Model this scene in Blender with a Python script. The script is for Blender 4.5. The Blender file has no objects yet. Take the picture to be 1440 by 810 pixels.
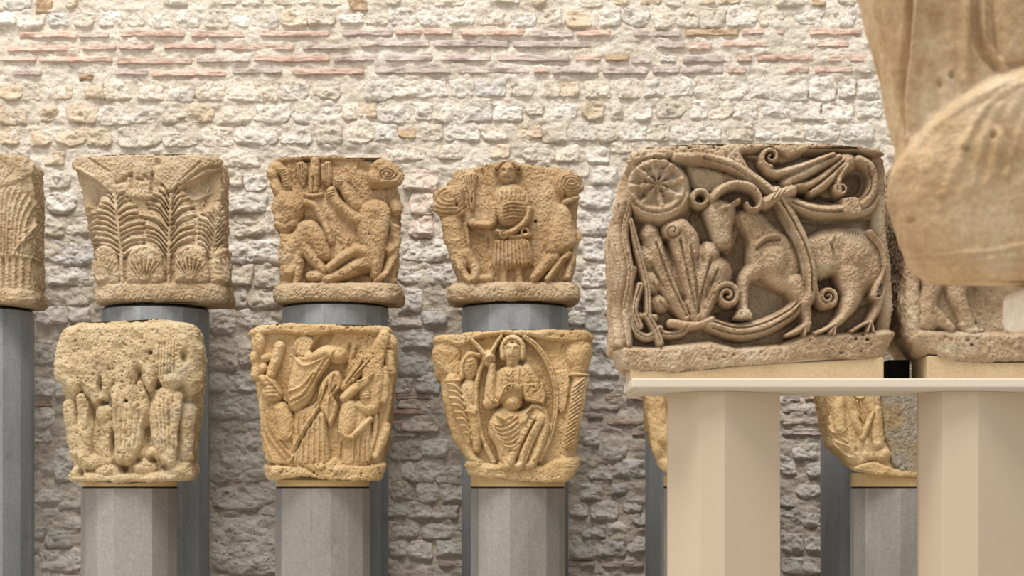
import bpy, math, random
import numpy as np

# ------------------------------------------------------------------ camera, light, exposure
F, PX, HY, EYE = 2650.0, 697.0, 690.0, 1.6      # focal length and principal point of a 1440 x 810 frame, eye height in metres
scene = bpy.context.scene
C = scene.collection
cam = bpy.data.cameras.new('camera'); camo = bpy.data.objects.new('camera', cam); C.objects.link(camo)
cam.sensor_width = 36.0; cam.sensor_fit = 'HORIZONTAL'; cam.lens = F / 1440 * 36
cam.shift_x = (720 - PX) / 1440; cam.shift_y = (HY - 405) / 1440
camo.location = (0, 0, EYE); camo.rotation_euler = (math.pi / 2, 0, 0)
cam.clip_end = 100
cam.dof.use_dof = True; cam.dof.focus_distance = 7.4; cam.dof.aperture_fstop = 8.0
scene.camera = camo
vs = scene.view_settings
vs.view_transform = 'Standard'; vs.look = 'None'; vs.gamma = 1.0; vs.use_curve_mapping = False; vs.exposure = 0.0
world = bpy.data.worlds.new('hall_daylight'); scene.world = world; world.use_nodes = True
wbg = world.node_tree.nodes['Background']; wbg.inputs[0].default_value = (0.955, 0.98, 1.0, 1); wbg.inputs[1].default_value = 0.80

def area(name, loc, target, sx, sy, power, col):
    l = bpy.data.lights.new(name, 'AREA'); l.shape = 'RECTANGLE'; l.size = sx; l.size_y = sy; l.energy = power; l.color = col
    o = bpy.data.objects.new(name, l); C.objects.link(o); o.location = loc
    d = np.array(target, float) - np.array(loc, float)
    yaw = math.atan2(d[0], d[1]); pitch = math.atan2(d[2], math.hypot(d[0], d[1]))
    o.rotation_euler = (math.pi / 2 + pitch, 0, -yaw)
    return o
area('high_window_light', (-2.0, 2.6, 13.0), (0.2, 8.4, 2.2), 8.0, 4.0, 1900, (1.0, 0.965, 0.915))
area('side_window_light', (-6.5, 2.0, 4.6), (0.3, 8.6, 2.2), 3.0, 4.0, 120, (1.0, 0.98, 0.95))

# ------------------------------------------------------------------ helpers
def P(px, py, Y):
    return ((px - PX) * Y / F, Y, EYE - (py - HY) * Y / F)
def lin(c):
    c = c / 255.0
    return c / 12.92 if c <= 0.04045 else ((c + 0.055) / 1.055) ** 2.4
def rgb(r, g, b): return (lin(r), lin(g), lin(b), 1.0)

_tab = np.random.RandomState(7).rand(512, 512)
def vnoise(x, y, seed=0):
    xi = np.floor(x).astype(int); yi = np.floor(y).astype(int)
    fx = x - xi; fy = y - yi
    fx = fx * fx * fx * (fx * (fx * 6 - 15) + 10); fy = fy * fy * fy * (fy * (fy * 6 - 15) + 10)
    ox, oy = seed * 37 % 512, seed * 91 % 512
    a = _tab[(xi + ox) % 512, (yi + oy) % 512]; b = _tab[(xi + 1 + ox) % 512, (yi + oy) % 512]
    c = _tab[(xi + ox) % 512, (yi + 1 + oy) % 512]; d = _tab[(xi + 1 + ox) % 512, (yi + 1 + oy) % 512]
    return (a * (1 - fx) + b * fx) * (1 - fy) + (c * (1 - fx) + d * fx) * fy - 0.5
def fbm(x, y, seed=0, octv=4, gain=0.5):
    s = 0; a = 1.0
    for k in range(octv):
        s = s + a * vnoise(x * 2 ** k + 13.7 * k, y * 2 ** k - 7.1 * k, seed + k); a *= gain
    return s

def new_mat(name, cols, scale=6.0, rough=0.9, bump=0.25, bscale=60.0, pit=0.0, rnd=0.0, dist=0.004, spots=None, streak=None, spec=0.15, speck=1.0, pore=None):
    """Procedural stone: a colour ramp over two noises, optional speckle, per-object tint, fine relief."""
    m = bpy.data.materials.new(name); m.use_nodes = True
    nt = m.node_tree; N = nt.nodes; L = nt.links
    bs = N['Principled BSDF']; bs.inputs['Roughness'].default_value = rough
    bs.inputs['Specular IOR Level'].default_value = spec
    tc = N.new('ShaderNodeTexCoord'); geo = N.new('ShaderNodeNewGeometry')
    mp = N.new('ShaderNodeMapping'); L.new(geo.outputs['Position'], mp.inputs['Vector'])
    if streak: mp.inputs['Scale'].default_value = streak
    n1 = N.new('ShaderNodeTexNoise'); n1.inputs['Scale'].default_value = scale; n1.inputs['Detail'].default_value = 8; n1.inputs['Roughness'].default_value = 0.65
    L.new(mp.outputs[0], n1.inputs['Vector'])
    cr = N.new('ShaderNodeValToRGB'); el = cr.color_ramp.elements
    k = len(cols)
    while len(el) < k: el.new(0.5)
    for i, c in enumerate(cols):
        el[i].position = 0.30 + 0.40 * i / max(1, k - 1); el[i].color = rgb(*c)
    L.new(n1.outputs['Fac'], cr.inputs['Fac'])
    col = cr.outputs['Color']
    n2 = N.new('ShaderNodeTexNoise'); n2.inputs['Scale'].default_value = bscale * 2.2; n2.inputs['Detail'].default_value = 4
    L.new(geo.outputs['Position'], n2.inputs['Vector'])
    mr = N.new('ShaderNodeMapRange'); mr.inputs[1].default_value = 0.3; mr.inputs[2].default_value = 0.7; mr.inputs[3].default_value = 1 - 0.14 * speck; mr.inputs[4].default_value = 1 + 0.12 * speck
    L.new(n2.outputs['Fac'], mr.inputs[0])
    hs = N.new('ShaderNodeHueSaturation'); L.new(col, hs.inputs['Color']); L.new(mr.outputs[0], hs.inputs['Value'])
    col = hs.outputs['Color']
    if spots:                                                    # dark or ochre stains with a shape of their own
        n3 = N.new('ShaderNodeTexNoise'); n3.inputs['Scale'].default_value = spots[1]; n3.inputs['Detail'].default_value = 5
        L.new(geo.outputs['Position'], n3.inputs['Vector'])
        m3 = N.new('ShaderNodeMapRange'); m3.inputs[1].default_value = spots[2]; m3.inputs[2].default_value = spots[2] + 0.1; m3.inputs[4].default_value = spots[3]
        L.new(n3.outputs['Fac'], m3.inputs[0])
        mx = N.new('ShaderNodeMix'); mx.data_type = 'RGBA'; L.new(m3.outputs[0], mx.inputs[0]); L.new(col, mx.inputs[6]); mx.inputs[7].default_value = rgb(*spots[0])
        col = mx.outputs[2]
    if pore:
        n7 = N.new('ShaderNodeTexNoise'); n7.inputs['Scale'].default_value = pore[1]; n7.inputs['Detail'].default_value = 6; n7.inputs['Roughness'].default_value = 0.7
        L.new(geo.outputs['Position'], n7.inputs['Vector'])
        m7 = N.new('ShaderNodeMapRange'); m7.inputs[1].default_value = pore[2]; m7.inputs[2].default_value = pore[2] + 0.06; m7.inputs[4].default_value = pore[3]
        L.new(n7.outputs['Fac'], m7.inputs[0])
        mx7 = N.new('ShaderNodeMix'); mx7.data_type = 'RGBA'; L.new(m7.outputs[0], mx7.inputs[0]); L.new(col, mx7.inputs[6]); mx7.inputs[7].default_value = rgb(*pore[0])
        col = mx7.outputs[2]
    if rnd:
        oi = N.new('ShaderNodeObjectInfo'); m4 = N.new('ShaderNodeMapRange'); m4.inputs[3].default_value = 1 - rnd; m4.inputs[4].default_value = 1 + rnd
        L.new(oi.outputs['Random'], m4.inputs[0])
        h2 = N.new('ShaderNodeHueSaturation'); L.new(col, h2.inputs['Color']); L.new(m4.outputs[0], h2.inputs['Value']); col = h2.outputs['Color']
    L.new(col, bs.inputs['Base Color'])
    if bump:
        n5 = N.new('ShaderNodeTexNoise'); n5.inputs['Scale'].default_value = bscale; n5.inputs['Detail'].default_value = 9; n5.inputs['Roughness'].default_value = 0.7
        L.new(geo.outputs['Position'], n5.inputs['Vector'])
        hgt = n5.outputs['Fac']
        if pit:
            v = N.new('ShaderNodeTexVoronoi'); v.inputs['Scale'].default_value = bscale * 1.3; L.new(geo.outputs['Position'], v.inputs['Vector'])
            m6 = N.new('ShaderNodeMapRange'); m6.inputs[1].default_value = 0.0; m6.inputs[2].default_value = 0.28; m6.inputs[3].default_value = -pit; m6.inputs[4].default_value = 0
            L.new(v.outputs['Distance'], m6.inputs[0])
            ad = N.new('ShaderNodeMath'); ad.operation = 'ADD'; L.new(hgt, ad.inputs[0]); L.new(m6.outputs[0], ad.inputs[1]); hgt = ad.outputs[0]
        b = N.new('ShaderNodeBump'); b.inputs['Strength'].default_value = bump; b.inputs['Distance'].default_value = dist * 5
        L.new(hgt, b.inputs['Height']); L.new(b.outputs[0], bs.inputs['Normal'])
    return m

M = {
 'mortar':   new_mat('mortar', [(198,184,166),(216,204,188),(226,216,203)], 3.0, bump=0.75, bscale=40, pit=0.3, pore=((150,130,108), 55, 0.60, 0.55)),
 'cream':    new_mat('cream_rubble', [(194,179,158),(212,200,183),(222,213,200)], 9, bump=0.7, bscale=34, pit=0.35, rnd=0.10, spots=((210,186,152), 9, 0.62, 0.5), pore=((148,130,108), 48, 0.60, 0.6)),
 'white':    new_mat('white_rubble', [(198,187,172),(215,206,193),(225,218,208)], 9, bump=0.7, bscale=34, pit=0.35, rnd=0.07, pore=((150,136,118), 48, 0.61, 0.6)),
 'buff':     new_mat('buff_rubble', [(190,168,141),(207,189,164),(218,203,183)], 9, bump=0.7, bscale=34, pit=0.35, rnd=0.10, pore=((150,122,92), 48, 0.60, 0.6)),
 'grey':     new_mat('grey_rubble', [(206,196,184),(223,215,204),(231,224,215)], 9, bump=0.7, bscale=34, pit=0.4, rnd=0.12, spots=((206,196,180), 6, 0.56, 0.5), pore=((150,138,124), 48, 0.62, 0.5)),
 'blue':     new_mat('blue_grey_rubble', [(188,183,176),(206,200,192),(219,213,205)], 9, bump=0.7, bscale=34, pit=0.4, rnd=0.10, pore=((140,134,126), 48, 0.62, 0.5)),
 'brown':    new_mat('brown_rubble', [(168,140,112),(190,164,134),(204,182,156)], 9, bump=0.8, bscale=34, rnd=0.1),
 'pink':     new_mat('pink_rubble', [(206,184,168),(220,200,184),(228,214,201)], 7, bump=0.7, bscale=34, pit=0.35, rnd=0.06),
 'porous':   new_mat('porous_rubble', [(194,185,173),(212,204,193),(222,214,204)], 7, bump=0.7, bscale=26, pit=0.9, rnd=0.05),
 'brickred': new_mat('red_tile_brick', [(184,150,132),(204,176,159),(214,193,178)], 10, bump=0.55, bscale=45, rnd=0.10, spots=((206,190,172), 8, 0.55, 0.6)),
 'brickgrey':new_mat('mauve_tile_brick', [(168,150,142),(192,175,165),(206,193,183)], 10, bump=0.55, bscale=45, rnd=0.10, spots=((204,190,174), 8, 0.58, 0.6)),
 'tan':      new_mat('tan_limestone', [(154,129,98),(184,160,128),(203,184,156)], 7, bump=0.55, bscale=70, pit=0.25, spots=((214,194,164), 5, 0.56, 0.4), pore=((134,104,70), 70, 0.60, 0.5)),
 'pale_tan': new_mat('pale_tan_limestone', [(186,160,126),(208,186,154),(218,202,174)], 7, bump=0.6, bscale=70, pit=0.25),
 'golden':   new_mat('golden_limestone', [(172,140,97),(196,165,120),(208,183,143)], 6, bump=0.55, bscale=70, pit=0.2, pore=((150,110,62), 60, 0.63, 0.45)),
 'golden_b': new_mat('golden_brown_limestone', [(154,124,89),(179,149,111),(196,172,138)], 6, bump=0.55, bscale=70, pit=0.25, pore=((136,100,58), 60, 0.61, 0.5)),
 'eroded':   new_mat('eroded_cream_limestone', [(180,157,124),(208,183,143),(217,198,166)], 9, bump=0.8, bscale=55, pit=0.5, spots=((188,176,158), 7, 0.58, 0.5), pore=((140,112,78), 60, 0.58, 0.6)),
 'ram':      new_mat('brown_limestone', [(146,120,93),(180,154,124),(202,182,155)], 8, bump=0.55, bscale=80, pit=0.35, spots=((206,190,164), 6, 0.56, 0.45), pore=((110,82,56), 110, 0.59, 0.6)),
 'fore':     new_mat('honey_limestone', [(160,128,90),(193,164,127),(213,191,160)], 7, bump=0.35, bscale=50, spots=((158,112,68), 9, 0.60, 0.5)),
 'infill':   new_mat('grey_speckled_infill', [(134,122,106),(160,148,130),(178,168,151)], 40, bump=0.9, bscale=60, pit=0.6, spots=((170,140,90), 5, 0.52, 0.6)),
 'bed':      new_mat('sand_mortar_bed', [(188,158,112),(199,171,125),(206,181,139)], 9, bump=0.2, bscale=90),
 'plinth':   new_mat('sand_plinth', [(180,156,120),(191,168,132),(197,176,142)], 5, bump=0.12, bscale=90),
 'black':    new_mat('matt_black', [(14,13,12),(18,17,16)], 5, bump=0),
 'lead':     new_mat('dark_lead', [(40,40,42),(60,60,62)], 20, bump=0),
 'colfront': new_mat('warm_grey_stave', [(124,120,113),(139,134,127),(149,145,138)], 3.0, rough=0.55, bump=0.06, bscale=40, rnd=0.14, spots=((158,154,146), 14, 0.66, 0.5), streak=(1.6,1.6,0.5), spec=0.35),
 'colback':  new_mat('blue_grey_stave', [(122,125,127),(136,139,141),(150,152,152)], 3.0, rough=0.5, bump=0.06, bscale=40, rnd=0.13, spots=((110,106,100), 9, 0.60, 0.5), streak=(1.6,1.6,0.5), spec=0.35),
 'pillar':   new_mat('beige_paint', [(188,169,146),(191,173,151),(193,175,153)], 1.2, rough=0.7, bump=0, spec=0.25, speck=0.1),
 'shelf':    new_mat('ivory_paint', [(206,193,175),(209,197,180)], 1.2, rough=0.6, bump=0, spec=0.25, speck=0.1),
 'strip':    new_mat('grey_shelf_strip', [(196,186,172),(200,191,178)], 1.2, rough=0.6, bump=0, spec=0.25, speck=0.1),
 'floor':    new_mat('stone_floor', [(190,178,160),(206,195,178)], 2, bump=0.2, bscale=20),
 'support':  new_mat('pale_support', [(226,215,198),(231,221,206)], 3, bump=0.1, bscale=40),
}

def tag(o, label=None, cat=None, group=None, kind=None):
    if label: o['label'] = label
    if cat: o['category'] = cat
    if group: o['group'] = group
    if kind: o['kind'] = kind
    return o
def empty(name, loc):
    o = bpy.data.objects.new(name, None); o.location = loc; C.objects.link(o); o.empty_display_size = 0.1
    return o
def mesh_np(name, v, faces_flat, nper, mat, parent=None, off=(0, 0, 0), normals=None, smooth=True):
    """v: (n,3) array in world metres, faces_flat: (m,k) int array of k-gons."""
    me = bpy.data.meshes.new(name)
    v = np.asarray(v, np.float32) - np.asarray(off, np.float32)
    faces_flat = np.asarray(faces_flat, np.int32); m = len(faces_flat)
    me.vertices.add(len(v)); me.vertices.foreach_set('co', v.ravel())
    me.loops.add(m * nper); me.loops.foreach_set('vertex_index', faces_flat.ravel())
    me.polygons.add(m); me.polygons.foreach_set('loop_start', np.arange(0, m * nper, nper, dtype=np.int32))
    me.update(calc_edges=True)
    me.polygons.foreach_set('use_smooth', np.full(m, smooth))
    if normals is not None: me.normals_split_custom_set_from_vertices(normals.tolist())
    me.materials.append(mat)
    o = bpy.data.objects.new(name, me); C.objects.link(o)
    if parent is not None: o.parent = parent
    else: o.location = off
    return o
def mesh_py(name, v, f, mat, parent=None, off=(0, 0, 0), smooth=False, bevel=0):
    me = bpy.data.meshes.new(name)
    me.from_pydata([tuple(np.array(p, float) - np.array(off, float)) for p in v], [], f); me.update()
    if smooth: me.polygons.foreach_set('use_smooth', [True] * len(me.polygons))
    me.materials.append(mat)
    o = bpy.data.objects.new(name, me); C.objects.link(o)
    if parent is not None: o.parent = parent
    else: o.location = off
    if bevel:
        b = o.modifiers.new('bevel', 'BEVEL'); b.width = bevel; b.segments = 2
    return o
def prism(outline, z0, z1):
    n = len(outline)
    v = [(x, y, z0) for x, y in outline] + [(x, y, z1) for x, y in outline]
    f = [tuple(range(n - 1, -1, -1)), tuple(range(n, 2 * n))] + [(i, (i + 1) % n, n + (i + 1) % n, n + i) for i in range(n)]
    return v, f
def box(x0, x1, y0, y1, z0, z1):
    return prism([(x0, y0), (x1, y0), (x1, y1), (x0, y1)], z0, z1)

# ------------------------------------------------------------------ carved relief
def spline(pts, step=4.0):
    """Catmull-Rom through points of any dimension."""
    pts = [np.array(p, float) for p in pts]
    if len(pts) < 3:
        return np.array(pts)
    q = [2 * pts[0] - pts[1]] + pts + [2 * pts[-1] - pts[-2]]
    out = []
    for i in range(1, len(q) - 2):
        a, b, c, d = q[i - 1], q[i], q[i + 1], q[i + 2]
        n = int(min(12, max(2, np.hypot(*(c - b)[:2]) / step)))
        for t in np.arange(n) / n:
            out.append(0.5 * ((2 * b) + (-a + c) * t + (2 * a - 5 * b + 4 * c - d) * t * t + (-a + 3 * b - 3 * c + d) * t ** 3))
    out.append(pts[-1])
    return np.array(out)

class Relief:
    """Heights in photo pixels over a wrapped face; traced in the coordinates of an enlarged view of the photograph."""
    def __init__(self, X, Y, bg):
        self.X, self.Y = X, Y
        self.H = bg.copy(); self.bg = bg
        self.Lb = np.zeros(X.shape, np.int16); self.names = ['block']; self.cur = 0
        self.r0 = Y.min(1); self.r1 = Y.max(1); self.c0 = X.min(0); self.c1 = X.max(0)
        self.view(0, 0, 1)
    def view(self, ox, oy, s): self.ox, self.oy, self.sc = ox, oy, s
    def part(self, n):
        if n not in self.names: self.names.append(n)
        self.cur = self.names.index(n)
    def win(self, xa, xb, ya, yb):
        r = np.nonzero((self.r1 >= ya) & (self.r0 <= yb))[0]; c = np.nonzero((self.c1 >= xa) & (self.c0 <= xb))[0]
        if len(r) == 0 or len(c) == 0: return None
        return slice(r[0], r[-1] + 1), slice(c[0], c[-1] + 1)
    def apply(self, w, q, h, mode, prof, base):
        """q: 0 on the axis, 1 on the rim."""
        inside = q < 1
        if not inside.any(): return
        qq = np.clip(q, 0, 1)
        if prof == 'round': f = np.sqrt(1 - qq * qq)
        elif prof == 'cos': f = 0.5 + 0.5 * np.cos(np.pi * qq)
        elif prof == 'vee': f = 1 - qq
        else: f = np.clip((1 - qq) / 0.3, 0, 1); f = f * f * (3 - 2 * f)
        H = self.H[w]
        if mode == 'add':
            H[inside] += (h * f)[inside]
        elif mode == 'min':
            v = base + (h - base) * f
            k = inside & (v < H); H[k] = v[k]
            self.Lb[w][k] = 0
        else:
            v = base + h * f
            k = inside & (v > H); H[k] = v[k]
            self.Lb[w][k] = self.cur
    def seg(self, pts, r, h, mode, prof, base, sm=True):
        pp = []
        for p in pts:
            rr = p[2] if len(p) > 2 else r; hh = p[3] if len(p) > 3 else h
            pp.append((self.ox + p[0] / self.sc, self.oy + p[1] / self.sc, rr / self.sc, hh))
        a = spline(pp) if sm else np.array(pp)
        rm = a[:, 2].max()
        w = self.win(a[:, 0].min() - rm, a[:, 0].max() + rm, a[:, 1].min() - rm, a[:, 1].max() + rm)
        if w is None: return
        X = self.X[w]; Y = self.Y[w]
        best = np.full(X.shape, 9.0); hb = np.zeros(X.shape)
        for i in range(len(a) - 1):
            x0, y0, r0, h0 = a[i]; x1, y1, r1, h1 = a[i + 1]
            dx, dy = x1 - x0, y1 - y0; L2 = dx * dx + dy * dy + 1e-9
            t = np.clip(((X - x0) * dx + (Y - y0) * dy) / L2, 0, 1)
            d = np.hypot(X - x0 - t * dx, Y - y0 - t * dy) / np.maximum(r0 + t * (r1 - r0), 0.3)
            k = d < best
            best[k] = d[k]; hb[k] = (h0 + t * (h1 - h0))[k]
        self.apply(w, best, hb, mode, prof, base)
    # raised strokes, ridges on top, grooves
    def s(self, pts, r, h, b=None, p='round'): self.seg(pts, r, h, 'max', p, self.base if b is None else b)
    def a(self, pts, r, h, p='cos'): self.seg(pts, r, h, 'add', p, 0)
    def g(self, pts, r, d, p='cos'): self.seg(pts, r, -d, 'add', p, 0)
    def e(self, x, y, rx, ry, h, b=None, rot=0, p='round', mode='max'):
        cx, cy = self.ox + x / self.sc, self.oy + y / self.sc; rx /= self.sc; ry /= self.sc; R = max(rx, ry)
        w = self.win(cx - R, cx + R, cy - R, cy + R)
        if w is None: return
        dx, dy = self.X[w] - cx, self.Y[w] - cy; c, s_ = math.cos(math.radians(rot)), math.sin(math.radians(rot))
        q = np.hypot((dx * c + dy * s_) / rx, (-dx * s_ + dy * c) / ry)
        self.apply(w, q, np.full(q.shape, float(h)), mode, p, self.base if b is None else b)
    def ring(self, x, y, rx, ry, r, h, b=None, t0=0, t1=360, mode='max', p='round'):
        pts = [(x + rx * math.cos(math.radians(t)), y + ry * math.sin(math.radians(t))) for t in np.linspace(t0, t1, 17)]
        self.seg(pts, r, h, mode, p, (self.base if b is None else b) if mode == 'max' else 0, sm=False)
    def spiral(self, x, y, R, r, h, turns=1.6, start=0, sgn=1, b=None, mode='max'):
        pts = []
        for k in np.linspace(0, 1, 22):
            t = math.radians(start + sgn * 360 * turns * k); q = R * (1 - 0.85 * k)
            pts.append((x + q * math.cos(t), y + q * math.sin(t), r * (1 - 0.45 * k), h))
        self.seg(pts, r, h, mode, 'round' if mode == 'max' else 'cos', (self.base if b is None else b), sm=False)
    def p(self, pts, h, bev, b=None, mode='max', dome=0, sm=True):
        a = [(self.ox + x / self.sc, self.oy + y / self.sc) for x, y in pts]
        a = spline(a + [a[0]], 5) if sm else np.array(a + [a[0]])
        w = self.win(a[:, 0].min(), a[:, 0].max(), a[:, 1].min(), a[:, 1].max())
        if w is None: return
        X = self.X[w]; Y = self.Y[w]; D = np.full(X.shape, 1e9); ins = np.zeros(X.shape, bool)
        for i in range(len(a) - 1):
            x0, y0 = a[i]; x1, y1 = a[i + 1]; dx, dy = x1 - x0, y1 - y0; L2 = dx * dx + dy * dy + 1e-9
            t = np.clip(((X - x0) * dx + (Y - y0) * dy) / L2, 0, 1)
            D = np.minimum(D, np.hypot(X - x0 - t * dx, Y - y0 - t * dy))
            if abs(dy) > 1e-9:
                ins ^= ((y0 > Y) != (y1 > Y)) & (X < x0 + (Y - y0) * dx / dy)
        D = np.where(ins, D, 0); bev = bev / self.sc
        f = np.clip(D / bev, 0, 1); f = np.sqrt(1 - (1 - f) ** 2)
        H = self.H[w]; base = self.base if b is None else b
        if mode == 'add':
            H[ins] += (h * f)[ins]
        elif mode == 'min':
            v = base + (h - base) * f; k = ins & (v < H); H[k] = v[k]; self.Lb[w][k] = 0
        else:
            v = base + h * f
            if dome:
                m = D.max() + 1e-6; v = v + dome * np.sqrt(np.clip(1 - (1 - D / m) ** 2, 0, 1))
            k = ins & (v > H); H[k] = v[k]; self.Lb[w][k] = self.cur
    def pits(self, n, xa, xb, ya, yb, r, d, seed):
        R = random.Random(seed)
        for _ in range(n):
            q = R.uniform(0.4, 1.2)
            self.e(R.uniform(xa, xb), R.uniform(ya, yb), r * q, r * q * R.uniform(0.6, 1), -d * q, mode='add', p='cos')
    def band(self, y0, y1, h, b=0):
        ym, r = (y0 + y1) / 2, (y1 - y0) / 2
        q = np.abs(self.Y - ym) / r
        v = b + h * np.sqrt(np.clip(1 - np.clip(q, 0, 1) ** 2.5, 0, 1)); k = (q < 1) & (v > self.H)
        self.H[k] = v[k]; self.Lb[k] = self.cur

def interp(poly, y):
    a = np.array(sorted(poly)); return np.interp(y, a[:, 0], a[:, 1])

def carved(name, mats, Yf, depth, left, right, top, bottom, bg, carve, rough=(0.9, 12), fine=0.35, corner=26, res=1.0, seed=1, loc=None, taper=0.5, edge=5.0, sidebg=0.35, centre=None, gain=1.0, subs={}):
    """A carved stone block. left/right: (py, px) outline at the front plane; top/bottom: (px, py). Front plane at depth Yf (metres), depth in metres."""
    ya = min(p[1] for p in top); yb = max(p[1] for p in bottom)
    xa = min(p[1] for p in left); xb = max(p[1] for p in right)
    m2p = F / Yf
    nr = int((yb - ya) / res); nf = int((xb - xa) / res); na = max(6, int(corner * 1.3 / res)); ns = max(6, int(depth * m2p * 0.5 / res))
    v = np.linspace(0, 1, nr)[:, None]
    # normalised column list: segment id and position
    kinds = np.concatenate([np.full(ns, 0), np.full(na, 1), np.full(nf, 2), np.full(na, 3), np.full(ns, 4)])
    tt = np.concatenate([np.arange(ns) / ns, np.arange(na) / na, np.arange(nf) / nf, np.arange(na) / na, np.arange(ns) / (ns - 1.0)])[None, :]
    ymid = ya + v * (yb - ya)
    xl = interp(left, ymid); xr = interp(right, ymid)
    wmax = xb - xa
    D = depth * m2p * ((xr - xl) / wmax) ** taper
    r = np.minimum(np.minimum(corner, (xr - xl) * 0.4), D * 0.7)
    T = np.broadcast_to(tt, (nr, tt.shape[1])); K = np.broadcast_to(kinds[None, :], T.shape)
    th1 = (1 - T) * np.pi / 2; th3 = T * np.pi / 2
    bcs = lambda q: np.broadcast_to(q, T.shape)
    xl, xr, D, r = bcs(xl), bcs(xr), bcs(D), bcs(r)
    def ext(th): return np.where(th < 1.05, np.sin(th), 0.867 + (th - 1.05) * 0.6)
    e90 = 0.867 + (np.pi / 2 - 1.05) * 0.6
    x = np.select([K == 0, K == 1, K == 2, K == 3], [xl, xl + r - r * np.sin(th1), xl + r + (xr - xl - 2 * r) * T, xr - r + r * np.sin(th3)], xr)
    y = np.select([K == 0, K == 1, K == 2, K == 3], [D - (D - r) * T, r - r * np.cos(th1), np.zeros_like(x), r - r * np.cos(th3)], r + (D - r) * T)
    nx = np.select([K == 0, K == 1, K == 2, K == 3], [-1.0 + 0 * x, -np.sin(th1), 0 * x, np.sin(th3)], 1.0)
    ny = np.select([K == 0, K == 1, K == 2, K == 3], [0 * x, -np.cos(th1), -1.0 + 0 * x, -np.cos(th3)], 0.0)
    U = np.select([K == 0, K == 1, K == 2, K == 3], [xl + r - r * e90 - (D - r) * (1 - T), xl + r - r * ext(th1), x, xr - r + r * ext(th3)], xr - r + r * e90 + (D - r) * T)
    ty = np.interp(np.clip(U, xa, xb), *np.array(sorted(top)).T) + 1.6 * fbm(U / 22, U * 0, seed + 30, 3)
    by = np.interp(np.clip(U, xa, xb), *np.array(sorted(bottom)).T) + 1.6 * fbm(U / 15, U * 0 + 9, seed + 31, 3)
    PYm = ty + v * (by - ty)
    front = -ny
    bgm = bg * (sidebg + (1 - sidebg) * front ** 2) * np.ones_like(x)
    R = Relief(U, PYm, bgm); R.base = bg
    carve(R)
    # weathering
    H = R.H * gain + rough[0] * 2 * fbm(U / rough[1], PYm / rough[1], seed, 5, 0.55) + fine * 2 * fbm(U / 2.2, PYm / 2.2, seed + 9, 2)
    # rounded upper and lower arrises
    dt = np.clip(1 - (PYm - ty) / edge, 0, 1); db = np.clip(1 - (by - PYm) / edge, 0, 1)
    H = H - edge * 0.55 * (dt ** 2 + db ** 2)
    s = 1 / m2p
    X = (x + nx * H - PX) * s; Yw = Yf + (y + ny * H) * s; Z = EYE - (PYm - HY) * s
    V = np.stack([X, Yw, Z], -1)
    nr, nc = X.shape
    dU = np.gradient(V, axis=1); dV = np.gradient(V, axis=0)
    Nn = np.cross(dV, dU); Nn /= np.linalg.norm(Nn, axis=-1, keepdims=True) + 1e-12
    fl = (Nn[..., 0] * nx + Nn[..., 1] * ny) < 0
    if fl.mean() > 0.5: Nn = -Nn
    idx = np.arange(nr * nc).reshape(nr, nc)
    q = np.stack([idx[:-1, :-1], idx[1:, :-1], idx[1:, 1:], idx[:-1, 1:]], -1).reshape(-1, 4)
    lab = np.maximum.reduce([R.Lb[:-1, :-1], R.Lb[1:, :-1], R.Lb[1:, 1:], R.Lb[:-1, 1:]]).ravel()
    Vf = V.reshape(-1, 3); Nf = Nn.reshape(-1, 3)
    zb = float(Vf[:, 2].min())
    cx = (0.5 * (xa + xb) - PX) * s if centre is None else centre
    root = empty(name, (cx, Yf + depth / 2, zb) if loc is None else loc)
    off = root.location
    made = {}
    for i, pn in enumerate(R.names):
        fs = q[lab == i]
        if len(fs) < 12: continue
        used = np.unique(fs); mp = np.zeros(nr * nc, np.int32); mp[used] = np.arange(len(used))
        pn = pn.split('#')[0]; mat = mats.get(pn, mats['block'])
        if i == 0:                                   # the block also closes the stone at the back, top and bed
            nu = len(used); h = nc // 2
            cv = [Vf[used]]; cn = [Nf[used]]; cf = [mp[fs]]; base = nu
            for row, nz in ((0, 1.0), (nr - 1, -1.0)):
                cv.append(V[row]); cn.append(np.tile([0, 0, nz], (nc, 1))); j = np.arange(h - 1)
                fq = np.stack([base + j, base + j + 1, base + nc - 2 - j, base + nc - 1 - j], -1)
                cf.append(fq if nz > 0 else fq[:, ::-1]); base += nc
            cv += [V[:, 0], V[:, -1]]; cn.append(np.tile([0, 1.0, 0], (2 * nr, 1))); j = np.arange(nr - 1)
            cf.append(np.stack([base + j, base + nr + j, base + nr + j + 1, base + j + 1], -1))
            made[pn] = mesh_np(pn, np.concatenate(cv), np.concatenate(cf), 4, mat, root, off, np.concatenate(cn))
        else:
            made[pn] = mesh_np(pn, Vf[used], mp[fs], 4, mat, root, off, Nf[used])
    for a, b in subs.items():
        if a in made and b in made: made[a].parent = made[b]
    return root

# ------------------------------------------------------------------ floor and back wall
YW = 9.02                                            # mean mortar plane of the wall
fl = mesh_py('floor', *box(-7, 7, -3, YW + 0.3, -0.1, 0), M['floor']); tag(fl, kind='structure')

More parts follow.
